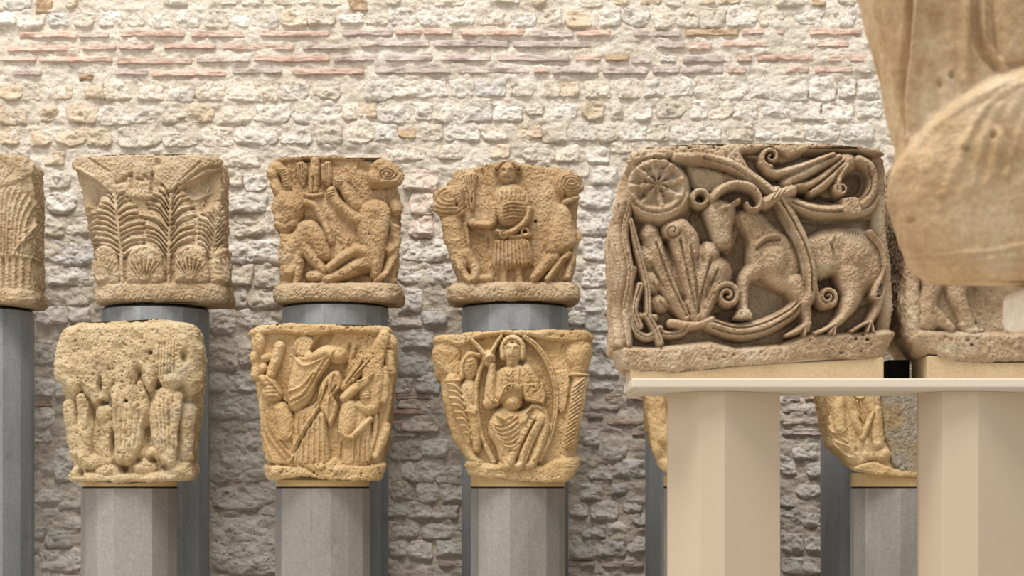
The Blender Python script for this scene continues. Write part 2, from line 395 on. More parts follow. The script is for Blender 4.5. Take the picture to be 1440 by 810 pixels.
def mortar_height(px, py):
    h = 0.010 * fbm(px / 60, py / 45, 3, 3) + 0.016 * fbm(px / 17, py / 12, 5, 4, 0.6)
    return h + 0.010 * np.minimum(0.12 - np.abs(fbm(px / 13 + 40, py / 8, 21, 3)), 0.08)
gx = np.concatenate([np.arange(-500, -20, 40), np.arange(-20, 1300, 2.2), np.arange(1300, 2000, 40)])
gy = np.concatenate([np.arange(-420, -16, 40), np.arange(-16, 826, 2.0), np.arange(826, 1161, 30)])
GX, GY = np.meshgrid(gx, gy)
hh = mortar_height(GX, GY)
WV = np.stack([(GX - PX) * YW / F, YW - hh, EYE - (GY - HY) * YW / F], -1)
idx = np.arange(GX.size).reshape(GX.shape)
WQ = np.stack([idx[:-1, :-1], idx[1:, :-1], idx[1:, 1:], idx[:-1, 1:]], -1).reshape(-1, 4)
wall = mesh_np('wall_back', WV.reshape(-1, 3), WQ, 4, M['mortar'])
tag(wall, 'rough rubble wall of pale stones and thin tile courses behind the columns', kind='structure')

rs = np.random.RandomState(11)
def wall_piece(name, x0, x1, y0, y1, mat, prot, seed, brick=False):
    """One stone or tile brick let into the mortar, with its own broken outline and dressed face."""
    cxp, cyp = (x0 + x1) / 2, (y0 + y1) / 2; w, h = (x1 - x0) / 2, (y1 - y0) / 2
    nu = int(np.clip(w * 1.15, 9, 40)); nv = int(np.clip(h * 1.15, 7, 40))
    u, v = np.meshgrid(np.linspace(-1, 1, nu + 2), np.linspace(-1, 1, nv + 2))
    k = 0.10 if brick else 0.34
    uu = u * (1 - k * 0.5 * v ** 4 * np.abs(u)); vv = v * (1 - k * 0.5 * u ** 4 * np.abs(v))
    jx = 0.30 if not brick else 0.03; jy = 0.28 if not brick else 0.30
    px = cxp + w * (uu + jx * 1.1 * fbm(u * 0.9 + seed * 3.1, v * 0.9, seed % 97, 4)); py = cyp + h * (vv + jy * 1.1 * fbm(u * (3.5 if brick else 0.9) - seed, v * 0.9 + 5, seed % 89 + 7, 4))
    q = np.maximum(np.abs(u), np.abs(v))
    prof = np.clip(1 - q ** (9 if brick else 6), 0, 1)
    face = prot * prof * (0.9 + (0.15 if brick else 0.7) * v)
    if brick:
        face = face + prof * 0.012 * fbm(px / 18, py / 8, seed % 61 + 2, 4, 0.65)
    else:                                                        # hammer-dressed: broken planes and cracks
        n1 = fbm(px / 17, py / 13, seed % 61 + 2, 5, 0.58); n2 = fbm(px / 14 + 5, py / 9, seed % 53 + 9, 4)
        face = face + prof * (0.021 * n1 - 0.009 * np.clip(0.07 - np.abs(n2), 0, 1) / 0.07 + 0.006 * fbm(px / 4, py / 3.2, seed % 31 + 40, 2))
    face = np.where(q > 0.999, -0.02, face)
    Y = YW - face
    V = np.stack([(px - PX) * YW / F, Y, EYE - (py - HY) * YW / F], -1)
    n = V.shape
    idx = np.arange(n[0] * n[1]).reshape(n[:2])
    Q = np.stack([idx[:-1, :-1], idx[1:, :-1], idx[1:, 1:], idx[:-1, 1:]], -1).reshape(-1, 4)
    off = ((cxp - PX) * YW / F, YW, EYE - (cyp - HY) * YW / F)
    o = mesh_np(name, V.reshape(-1, 3), Q, 4, mat, None, off)
    o.parent = wall
    return o

# stones traced course by course: x0, x1, y0, y1 and a letter for the kind of stone (c cream, w white, b buff, g grey, u blue-grey, n brown, p pink, o porous)
STONES = '''
5 45 -6 12 g;52 70 -2 18 n;95 107 -4 10 b;233 262 -8 7 w;310 330 -8 7 c;343 367 -8 8 c;385 410 -9 7 c;420 446 -8 5 w;455 480 -8 7 c;
0 20 18 35 g;28 60 15 38 w;72 95 14 36 u;105 130 18 37 c;142 168 14 35 g;180 202 16 36 c;210 239 15 38 w;250 279 15 38 w;290 320 15 38 c;325 350 16 38 g;360 390 15 38 g;396 430 14 37 b;435 468 14 36 c;
480 510 20 34 g;513 543 20 35 c;548 582 10 36 w;588 624 9 35 w;632 667 10 36 w;677 710 12 36 c;720 752 18 36 g;763 790 12 36 c;800 833 14 38 b;843 870 14 38 w;877 913 9 35 w;918 945 10 40 c;951 981 10 38 c;
490 517 -6 15 n;545 563 -8 6 c;608 650 -8 8 c;698 727 -8 5 c;751 764 -8 7 b;817 847 -8 9 c;862 880 -8 6 b;903 927 -8 6 b;937 960 -8 9 c;987 1003 -8 5 b;1010 1040 -8 5 b;1092 1130 -8 8 c;1142 1160 -8 8 n;1180 1203 -8 7 c;
984 1020 10 40 c;1023 1063 8 38 w;1067 1100 8 38 c;1122 1157 14 34 w;1170 1203 12 38 w;
0 28 120 141 b;35 72 115 140 c;77 100 122 140 b;120 145 115 140 b;148 182 115 142 c;193 230 115 142 c;237 270 115 143 w;275 313 116 142 c;317 390 113 142 c;396 432 114 140 w;440 475 115 140 c;
512 553 112 140 w;557 588 112 138 w;593 628 112 138 w;633 667 112 136 w;672 710 110 138 u;718 747 112 137 c;768 785 113 136 c;788 813 115 138 b;823 857 115 138 c;870 903 112 138 c;907 936 112 138 w;940 974 108 135 w;
977 1005 108 136 w;1008 1050 108 138 w;1053 1083 108 138 w;1085 1132 106 140 w;1137 1177 108 140 w;1180 1203 110 136 w;1207 1232 112 138 w;
0 35 150 175 b;57 80 148 170 b;95 135 147 172 b;140 210 148 175 w;212 257 147 172 c;260 302 148 174 b;306 352 147 174 c;360 408 146 173 w;415 480 146 174 w;
484 501 146 168 c;505 530 145 166 b;532 570 144 172 w;573 608 144 170 w;612 648 144 171 w;655 693 144 171 g;697 733 142 170 g;742 763 148 162 c;778 808 146 166 g;820 847 142 167 b;862 884 145 168 c;892 913 148 168 w;925 962 143 165 c;
970 993 142 167 g;1000 1028 142 166 c;1033 1065 142 167 w;1073 1105 140 165 g;1110 1157 142 170 w;1160 1198 142 170 w;1205 1240 142 166 w;
0 25 178 204 b;43 68 185 205 b;80 120 178 204 b;125 155 180 206 b;165 223 178 206 c;230 277 178 206 c;284 328 178 206 c;331 386 178 204 w;395 437 176 204 w;446 480 176 204 c;
490 523 172 200 c;527 555 175 198 g;562 582 180 194 n;593 620 175 197 c;624 672 172 199 w;680 713 174 198 c;727 760 174 196 b;763 797 174 200 c;800 837 172 198 w;841 869 174 198 c;873 908 175 199 w;912 943 174 197 c;947 982 172 197 w;
985 1013 172 198 w;1022 1060 172 198 c;1063 1093 173 196 g;1095 1130 172 196 c;1133 1177 172 198 w;1185 1227 172 199 w;
12 40 208 222 c;65 90 213 232 b;305 362 208 236 c;540 600 206 226 c;613 650 205 225 c;690 715 204 222 b;738 772 205 226 c;782 813 205 228 c;827 857 207 230 w;833 867 232 260 w;803 827 230 252 c;862 890 200 216 c;
68 99 241 265 c;66 104 269 298 g;66 92 303 333 c;95 127 305 332 c;75 132 338 372 u;68 120 375 402 g;68 128 405 428 c;60 96 432 455 g;98 126 432 452 g;
322 340 243 262 c;343 376 245 268 w;322 374 270 298 w;330 374 301 333 c;320 345 336 370 g;347 392 335 370 g;318 355 373 401 c;358 392 373 402 c;312 346 405 431 g;350 396 405 432 c;
582 611 236 270 p;578 612 272 301 p;578 609 303 334 p;566 640 338 366 g;562 602 370 399 g;604 640 369 400 g;562 592 405 440 u;596 622 434 455 u;566 596 244 268 c;
818 858 262 292 g;816 868 296 330 g;822 872 334 368 g;820 866 372 404 g;812 848 408 440 g;850 872 410 444 g;876 890 420 460 g;
50 86 437 456 g;46 80 480 512 g;84 104 500 520 g;46 75 575 600 g;46 70 605 622 g;78 102 630 676 g;48 86 688 706 g;86 116 698 716 g;92 117 728 742 g;46 62 742 756 u;68 98 746 770 u;58 112 772 802 g;46 74 528 556 g;80 100 530 560 g;
295 331 437 470 g;335 388 436 460 g;293 334 474 520 c;337 372 470 518 c;320 362 523 551 g;293 318 524 552 g;293 364 555 590 g;292 374 595 682 w;298 388 686 716 o;292 392 724 806 o;
549 590 440 461 g;595 626 438 456 u;566 611 465 491 u;556 601 497 529 u;548 580 531 551 g;586 619 526 553 u;560 603 563 574 c;558 618 595 606 c;
551 591 622 647 c;595 628 617 641 g;568 613 652 677 g;615 652 655 679 g;551 579 678 703 c;585 617 678 706 g;620 656 680 706 g;546 571 710 726 u;575 606 707 729 g;608 642 710 729 g;548 589 735 756 g;598 636 738 756 g;640 657 740 756 u;549 571 761 781 g;575 611 762 786 g;615 652 759 781 u;
800 822 436 456 g;824 862 446 466 u;826 866 470 496 u;828 872 500 530 g;798 828 516 548 g;832 862 532 549 g;
822 842 605 626 g;846 879 617 646 w;864 906 646 671 u;829 861 650 674 g;816 846 680 703 g;860 881 679 694 u;800 826 708 726 g;833 866 704 731 g;878 901 702 721 g;893 908 722 737 u;819 851 737 756 u;854 886 729 751 g;803 831 759 786 u;839 879 760 784 u;882 908 754 776 g;
1117 1151 624 644 g;1098 1119 640 666 g;1137 1157 650 669 g;1122 1151 683 698 g;1098 1116 698 711 g;1098 1130 748 776 g;1134 1158 755 774 g;1098 1126 715 738 g;1130 1157 718 740 g;1100 1152 784 806 g'''
BRICKS = '''
25 110 44 54 r;110 155 46 54 m;165 262 43 53 r;268 350 43 54 r;357 465 43 52 r;480 553 41 51 m;555 592 41 50 r;595 638 40 50 r;647 740 41 52 r;743 807 42 54 m;810 860 42 52 r;888 958 43 52 m;962 1040 41 51 n;1042 1077 40 50 r;1080 1103 40 50 r;1137 1212 40 50 r;
8 107 63 73 r;115 165 62 71 r;167 218 62 71 r;230 305 61 70 r;310 415 62 71 r;425 493 62 70 m;505 606 56 67 m;608 717 56 67 m;720 833 57 68 m;920 964 58 69 m;967 1002 59 71 r;1015 1083 57 66 r;1133 1195 57 67 r;
0 52 79 87 r;53 160 79 88 r;163 273 81 91 r;275 353 79 89 m;355 465 78 88 r;468 533 77 88 m;540 612 77 87 m;614 692 77 87 m;698 803 77 87 m;808 846 78 86 r;850 885 78 86 n;887 917 77 90 m;927 952 78 88 g;960 1030 77 89 m;1036 1058 77 88 r;1063 1145 76 86 r;1163 1222 77 88 r;
17 60 98 107 m;110 132 104 113 n;160 210 97 106 m;212 322 99 108 r;325 398 96 104 m;408 514 96 106 r;525 637 94 104 m;640 746 93 104 m;750 772 94 104 r;775 842 93 105 m;846 913 94 105 m;917 957 93 104 m;960 1018 93 104 m;1023 1050 94 104 r;1104 1138 93 104 r;1145 1202 93 103 r;1207 1226 93 104 m;
48 74 565 572 r;556 606 553 562 r;551 602 575 583 r;605 622 569 578 r;551 567 591 600 r;550 592 607 615 m;614 657 788 798 m;546 611 804 814 m;
850 876 553 563 r;880 908 554 563 r;828 871 569 577 m;826 849 580 589 m;852 907 590 598 r;888 908 606 613 r;798 838 788 798 m;844 907 789 798 m;
1098 1126 556 565 m;1130 1155 555 563 r;1098 1136 572 581 m;1140 1156 570 580 r;1098 1155 589 598 m;1098 1156 603 613 m'''
KIND = {'c': 'cream', 'w': 'white', 'b': 'buff', 'g': 'grey', 'u': 'blue', 'n': 'brown', 'p': 'pink', 'o': 'porous', 'r': 'brickred', 'm': 'brickgrey'}
for i, t in enumerate(x for x in STONES.replace('\n', '').split(';') if x.strip()):
    q = t.split(); a, b, c, d = map(float, q[:4])
    wall_piece('stone', a - 3, b + 3, c - 2, d + 2, M[KIND[q[4]]], rs.uniform(0.006, 0.013) if d < 240 else rs.uniform(0.010, 0.020), i * 7 + 3)
for i, t in enumerate(x for x in BRICKS.replace('\n', '').split(';') if x.strip()):
    q = t.split(); a, b, c, d = map(float, q[:4])
    wall_piece('brick', a, b, c, d, M[KIND[q[4]]], rs.uniform(0.009, 0.017), i * 5 + 1, True)

# smaller rubble of the stretches that stand outside the frame or behind the stones, joined
def rubble(zones):
    V, Q, n0 = [], [], 0; R = random.Random(9)
    u, v = np.meshgrid(np.linspace(-1, 1, 7), np.linspace(-1, 1, 6)); q = np.maximum(np.abs(u), np.abs(v)); pr = np.clip(1 - q ** 6, 0, 1)
    idx = np.arange(42).reshape(6, 7); quad = np.stack([idx[:-1, :-1], idx[1:, :-1], idx[1:, 1:], idx[:-1, 1:]], -1).reshape(-1, 4)
    for xa, xb, ya, yb in zones:
        y = ya
        while y + 14 < yb:
            h = min(R.uniform(26, 32), yb - y); x = xa + R.uniform(-6, 0)
            while x + 16 < xb:
                w = min(R.uniform(28, 48), xb - x); s = R.randrange(900)
                px = x + w / 2 + (w / 2 - 2) * (u * (1 - 0.17 * v ** 4) + 0.2 * fbm(u + s, v, s % 70, 2)); py = y + h / 2 + (h / 2 - 2) * (v * (1 - 0.17 * u ** 4) + 0.2 * fbm(u - s, v + 3, s % 60, 2))
                f = R.uniform(0.006, 0.015) * pr * (0.9 + 0.6 * v) + pr * 0.02 * fbm(px / 17, py / 13, s % 50, 3); f = np.where(q > 0.99, -0.02, f)
                V.append(np.stack([(px - PX) * YW / F, YW - f, EYE - (py - HY) * YW / F], -1).reshape(-1, 3)); Q.append(quad + n0); n0 += 42
                x += w
            y += h
    o = mesh_np('rubble_stones', np.concatenate(V), np.concatenate(Q), 4, M['cream']); o.parent = wall; o['kind'] = 'stuff'
rubble([(-480, -8, -400, 1150), (0, 1900, -400, -14), (1242, 1900, -10, 1150), (896, 1240, 240, 545), (940, 1092, 552, 1150), (1164, 1240, 552, 1150), (130, 288, 240, 820), (398, 540, 240, 820), (662, 796, 250, 820), (0, 40, 235, 820), (0, 936, 822, 1150)])

# ------------------------------------------------------------------ grey columns of sixteen staves
def column(cpx, Y, Wpx, zt, mat, label, group, rot):
    R = Wpx / 2 * Y / F / math.cos(math.pi / 16)
    x = (cpx - PX) * Y / F
    root = empty('faceted_pedestal', (x, Y, 0)); root.rotation_euler = (0, 0, 0)
    tag(root, label, 'pedestal', group)
    n = 16; me = None; ang = math.pi / n
    a = ang - 0.0009
    o = [(R * math.cos(-a), R * math.sin(-a)), (R * math.cos(a), R * math.sin(a)), ((R - 0.045) * math.cos(a), (R - 0.045) * math.sin(a)), ((R - 0.045) * math.cos(-a), (R - 0.045) * math.sin(-a))]
    v, f = prism(o, 0, zt - 0.006)
    for k in range(n):
        if me is None:
            s0 = mesh_py('stave', v, f, mat, root); me = s0.data; st = s0
        else:
            st = s0.copy(); C.objects.link(st); st.parent = root
        st.rotation_euler = (0, 0, 2 * ang * k + rot)
    v, f = prism([((R - 0.006) * math.cos(t * math.pi / 24), (R - 0.006) * math.sin(t * math.pi / 24)) for t in range(48)], zt - 0.006, zt)
    mesh_py('lead_sheet', v, f, M['lead'], root, smooth=False)
    return root
GF, GB = 'grey columns of the near row', 'grey columns of the far row'
ZF = EYE - (684.5 - HY) * 7.8 / F
def zrear(py): return EYE - (py - HY) * 8.34 / F
column(183, 8.0, 133, ZF, M['colfront'], 'warm grey faceted column under the badly eroded cream capital', GF, 0.06)
column(454, 8.0, 132, ZF, M['colfront'], 'warm grey faceted column under the golden capital of robed standing figures', GF, 0.06)
column(728, 8.0, 132, ZF, M['colfront'], 'warm grey faceted column under the golden capital of the seated figure', GF, 0.03)
column(998, 8.0, 132, ZF, M['colfront'], 'grey column mostly hidden behind the beige pillar under the ram', GF, 0.03)
column(1264, 8.0, 132, ZF, M['colfront'], 'grey faceted column between the two beige pillars', GF, 0.03)
column(-29, 8.6, 148, zrear(430), M['colback'], 'blue-grey faceted column cut by the frame at far left', GB, 0.1)
column(219, 8.6, 148, zrear(428), M['colback'], 'blue-grey faceted column under the leaf capital', GB, 0.1)
column(472, 8.6, 148, zrear(425), M['colback'], 'blue-grey faceted column under the capital with eagle and beasts', GB, 0.08)
column(724, 8.6, 148, zrear(425), M['colback'], 'blue-grey faceted column under the capital with the small warrior', GB, 0.08)
column(983, 8.6, 148, zrear(425), M['colback'], 'dark blue-grey column showing beside the beige pillar under the ram', GB, 0.1)
column(1230, 8.6, 148, zrear(425), M['colback'], 'blue-grey column behind the capital with grey infill', GB, 0.1)

# ------------------------------------------------------------------ shelf and beige pillars
SY0, SY1 = 5.70, 6.06
def pz(py, Y): return EYE - (py - HY) * Y / F
xs0 = (889 - PX) * SY0 / F; xs1 = 2.6
sh = empty('display_shelf', ((xs0 + xs1) / 2, (SY0 + SY1) / 2, pz(546, SY0)))
tag(sh, 'long ivory shelf carrying the ram block on the beige pillars', 'shelf')
mesh_py('slab', *box(xs0, xs1, SY0, SY1, pz(546, SY0) + 0.002, pz(532, SY0)), M['shelf'], sh, sh.location, bevel=0.004)
mesh_py('underside_panel', *box(xs0 + 0.015, xs1, SY0 + 0.012, SY1, pz(546, SY0) - 0.006, pz(546, SY0) + 0.002), M['strip'], sh, sh.location)
bs = mesh_py('added_black_box', *box((1250 - PX) * 5.96 / F, (1279 - PX) * 5.96 / F, 5.96, 6.05, pz(532, SY0) + 0.001, pz(506, 5.96)), M['black'], None, ((1270 - PX) * 5.96 / F, 6.0, pz(532, SY0)), bevel=0.002)  # added black box that makes the gap between the carved blocks dark
tag(bs, 'small black spacer box added to blacken the gap between the two carved blocks on the shelf', 'filler')
def pillar(pts, label):
    zt = pz(546, SY0) - 0.006
    out = [((px - PX) * Y / F, Y) for px, Y in pts]
    cx = sum(p[0] for p in out) / len(out); cy = sum(p[1] for p in out) / len(out)
    o = mesh_py('beige_pedestal', *prism(out, 0, zt), M['pillar'], None, (cx, cy, 0), bevel=0.0015)
    tag(o, label, 'pedestal', 'beige pillars under the shelf')
# visible arrises of the front facets, then the hidden back ones
pillar([(940, 5.86), (985, 5.745), (1019, 5.735), (1097, 5.83), (1094, 5.98), (1050, 6.04), (985, 6.04), (938, 5.97)], 'wide beige faceted pillar standing beneath the ram block')
pillar([(1292, 5.85), (1325, 5.75), (1376, 5.735), (1450, 5.83), (1446, 5.98), (1400, 6.04), (1335, 6.04), (1289, 5.97)], 'wide beige faceted pillar at the frame edge beneath the neighbouring block')

# ------------------------------------------------------------------ carved capitals
YR, DR = 8.36, 0.34          # front plane and depth of the far row
YN, DN = 7.78, 0.42          # of the near row
def Z(ox, oy, s, pts):       # outline points from an enlarged view to (py, px) / (px, py)
    return [(ox + x / s, oy + y / s) for x, y in pts]
def side(ox, oy, s, pts): return [(oy + y / s, ox + x / s) for x, y in pts]
def face(R, x, y, w, h, b):
    """Eyes, brow, nose and mouth cut into a head of half size w, h."""
    for sx in (-1, 1):
        R.e(x + sx * w * 0.38, y - h * 0.08, w * 0.24, h * 0.13, -2.8, mode='add', p='cos')
        R.e(x + sx * w * 0.38, y - h * 0.07, w * 0.13, h * 0.08, 2.2, mode='add', p='cos')
        R.a([(x + sx * w * 0.14, y - h * 0.24), (x + sx * w * 0.4, y - h * 0.32), (x + sx * w * 0.66, y - h * 0.2)], w * 0.13, 1.8)
    R.a([(x, y - h * 0.25), (x, y + h * 0.22)], w * 0.17, 3.2)
    R.g([(x - w * 0.28, y + h * 0.46), (x + w * 0.28, y + h * 0.46)], w * 0.11, 2.4)
    R.a([(x - w * 0.2, y + h * 0.58), (x + w * 0.2, y + h * 0.58)], w * 0.1, 0.9)

_lr = random.Random(5)
def leaf(R, x0, y0, x1, y1, w, n, h=4.0, b=-4.0, rise=1.6):
    """Acanthus leaf with midrib from foot (x0,y0) to tip (x1,y1), half width w, n lobes a side."""
    prof = lambda t: w * (0.62 + 0.42 * math.sin(math.pi * min(1, t * 0.9 + 0.1))) * (1 if t < 0.8 else 1 - (t - 0.8) * 2.0)
    pts = [(x0 + (x1 - x0) * k / 8 - prof(k / 8), y0 + (y1 - y0) * k / 8) for k in range(9)] + [(x0 + (x1 - x0) * k / 8 + prof(k / 8), y0 + (y1 - y0) * k / 8) for k in range(8, -1, -1)]
    R.p(pts, h, 16, b, dome=2)
    up = (y1 - y0) / n
    for k in range(n):
        t = (k + 0.3) / n; xm, ym = x0 + (x1 - x0) * t, y0 + (y1 - y0) * t
        for sx in (-1, 1):
            e = prof(min(1, t + 0.1)) * _lr.uniform(0.86, 1.04); rz = rise * _lr.uniform(0.85, 1.15); j = _lr.uniform(-5, 5)
            R.a([(xm + sx * 6, ym + j, 5), (xm + sx * e * 0.5, ym + j + up * rz * 0.75, 8), (xm + sx * e, ym + j + up * rz, 6)], 8, 3.0)
            R.g([(xm + sx * 8, ym + j - up * 0.45, 4), (xm + sx * e * 0.5, ym + j + up * (rz * 0.75 - 0.5), 5.5), (xm + sx * e * 1.04, ym + j + up * (rz - 0.48), 8)], 5.5, 4.4)
    R.s([(x0, y0), (x1, y1)], 9, 4.5, b + h * 0.8)

# --- leaf capital, far row
def carve_leaf(R):
    R.view(0, 200, 3.375)
    R.part('abacus')
    R.p([(300, 30), (1120, 30), (1045, 100), (950, 130), (850, 210), (770, 262), (700, 275), (620, 262), (530, 236), (455, 180), (340, 120)], 6, 16, -2, sm=False)
    R.g([(425, 78), (525, 142)], 9, 4); R.g([(950, 95), (842, 195)], 8, 3.5)
    R.a([(350, 112), (420, 150), (530, 240)], 13, 2.5); R.a([(1040, 115), (950, 150), (850, 225)], 13, 2.5)
    for q in ([(555, 195), (580, 185), (615, 158)], [(625, 152), (628, 220)], [(655, 175), (680, 180)], [(725, 150), (718, 240)], [(690, 160), (705, 175)]): R.g(q, 15, 6)
    R.e(752, 100, 24, 26, -6, mode='add', p='cos'); R.e(600, 190, 30, 25, -4, mode='add', p='cos')
    R.part('corner_volute')
    R.p([(335, 130), (420, 168), (520, 240), (475, 262), (455, 330), (400, 290), (365, 220)], -16, 26, 2, mode='min')
    R.p([(1045, 128), (955, 160), (862, 216), (905, 268), (940, 330), (1000, 320), (1050, 250)], -17, 26, 2, mode='min')
    for k in range(6):
        R.a([(905, 275), (900 + 26 * k, 215 + 4 * k), (885 + 34 * k, 190 - 6 * k + k * k * 2)], 7, 2.2)
        R.a([(455, 320), (430 - 8 * k, 250 - 2 * k), (480 - 26 * k, 230 - 16 * k)], 7, 1.8)
    R.part('large_leaf')
    for k, q in enumerate(((578, 545, 545, 245, 112, 12, 5, -5, 1.5), (800, 545, 812, 248, 116, 12, 5, -5, 3.0), (1000, 540, 1025, 300, 66, 10, 5, -5, 2.4), (400, 540, 400, 300, 62, 10, 5, -5, 1.6))):
        R.part('large_leaf#%d' % k); leaf(R, *q)
    R.part('leaf_stalk#1'); R.s([(575, 540), (582, 665)], 10, 4, -1); R.part('leaf_stalk#2'); R.s([(802, 540), (800, 665)], 10, 4, -1)
    for k0, (x, w) in enumerate(((500, 62), (688, 84), (905, 76), (1050, 55), (1130, 40))):
        y = 505; R.part('small_leaf#%d' % k0)
        R.p([(x - w, 668), (x - w * 1.02, 580), (x - w * 0.8, 520), (x, y - 18), (x + w * 0.8, 520), (x + w * 1.02, 580), (x + w, 668)], 7, 30, -1, dome=2)
        for k in range(-3, 4):
            R.a([(x + k * 4, 655), (x + k * w * 0.2, 600), (x + k * w * 0.29, 545 + abs(k) * 9)], 7.5, 2.8)
            if k < 3: R.g([(x + k * 4 + 4, 655), (x + (k + .5) * w * 0.2, 600), (x + (k + .5) * w * 0.29, 548 + abs(k + .5) * 9)], 5, 2.4)
        R.a([(x - w * 0.75, 528), (x, 497), (x + w * 0.75, 528)], 15, 2.5)
    R.g([(800, 395), (835, 392)], 9, 5)
    R.part('astragal'); R.band(397, 425, 7, -1)
def mk(name, label, group, *a, **k):
    r = carved(name, *a, **k); tag(r, label, 'capital', group); return r
GRP_R, GRP_N, GRP_S = 'carved capitals of the far row', 'carved capitals of the near row', 'carved blocks on the shelf'
mk('leaf_capital', 'tan stone capital carved with acanthus leaves and corner volutes on the far row', GRP_R, {'block': M['tan']}, YR, DR,
   side(0, 200, 3.375, [(335, 60), (338, 110), (350, 160), (378, 240), (402, 330), (425, 430), (440, 500), (452, 660), (440, 760)]),
   side(0, 200, 3.375, [(1035, 60), (1040, 130), (1040, 300), (1042, 500), (1045, 660), (1052, 760)]),
   Z(0, 200, 3.375, [(330, 85), (365, 68), (600, 62), (900, 60), (1030, 66)]), [(95, 425), (320, 425)], -3, carve_leaf, seed=3, corner=30, rough=(1.3, 14), fine=1.0)

# --- fluted leaf capital at the frame edge
def carve_flute(R):
    R.view(0, 200, 3.375)
    R.part('abacus'); R.p([(-420, 30), (130, 30), (120, 150), (60, 200), (-80, 215), (-250, 190), (-420, 120)], 6, 20, -1)
    R.part('fluted_leaf')
    R.p([(-400, 200), (-300, 240), (-80, 232), (70, 200), (130, 120), (230, 120), (300, 200), (300, 540), (-400, 540)], 3, 12, -1)
    for k in range(7):
        R.a([(2 + k * 15, 540), (5 + k * 17, 380), (10 + k * 20, 270 + k * 6), (30 + k * 19, 200 + k * 12)], 7.5, 3.2)
        R.a([(-172 - k * 15, 540), (-175 - k * 17, 380), (-180 - k * 20, 270 + k * 6), (-200 - k * 19, 200 + k * 12)], 7.5, 3.2)
    for k in range(5):
        R.a([(160 + k * 16, 520), (165 + k * 15, 430), (200 + k * 12, 330 + k * 20)], 7, 3)
        R.a([(60 + k * 10, 540 - k * 30), (90 + k * 12, 480 - k * 25), (130 + k * 6, 440 - k * 30)], 7, 3)
    R.a([(150, 330), (120, 130), (130, 90)], 12, 4)
    R.a([(-85, 540), (-85, 230)], 22, 3)
    R.part('fluted_band')
    R.p([(-500, 540), (400, 540), (400, 700), (-500, 700)], 4, 10, -1, sm=False)
    for k in range(-16, 13): R.g([(18 + k * 31, 552), (18 + k * 31, 690)], 12, 5, 'cos')
    R.a([(-400, 540), (300, 540)], 14, 1.5)
    R.part('astragal'); R.band(405, 428, 7, -1)
mk('leaf_capital', 'brown capital with fluted leaves cut off by the frame at far left', GRP_R, {'block': M['tan']}, YR, DR,
   [(215, -108), (260, -100), (330, -92), (400, -88), (430, -88)], [(215, 31), (225, 36), (290, 38), (400, 38), (430, 39)],
   [(-108, 218), (48, 217)], [(-100, 428), (60, 428)], 0, carve_flute, seed=5, corner=24, rough=(1.3, 14), fine=1.0)

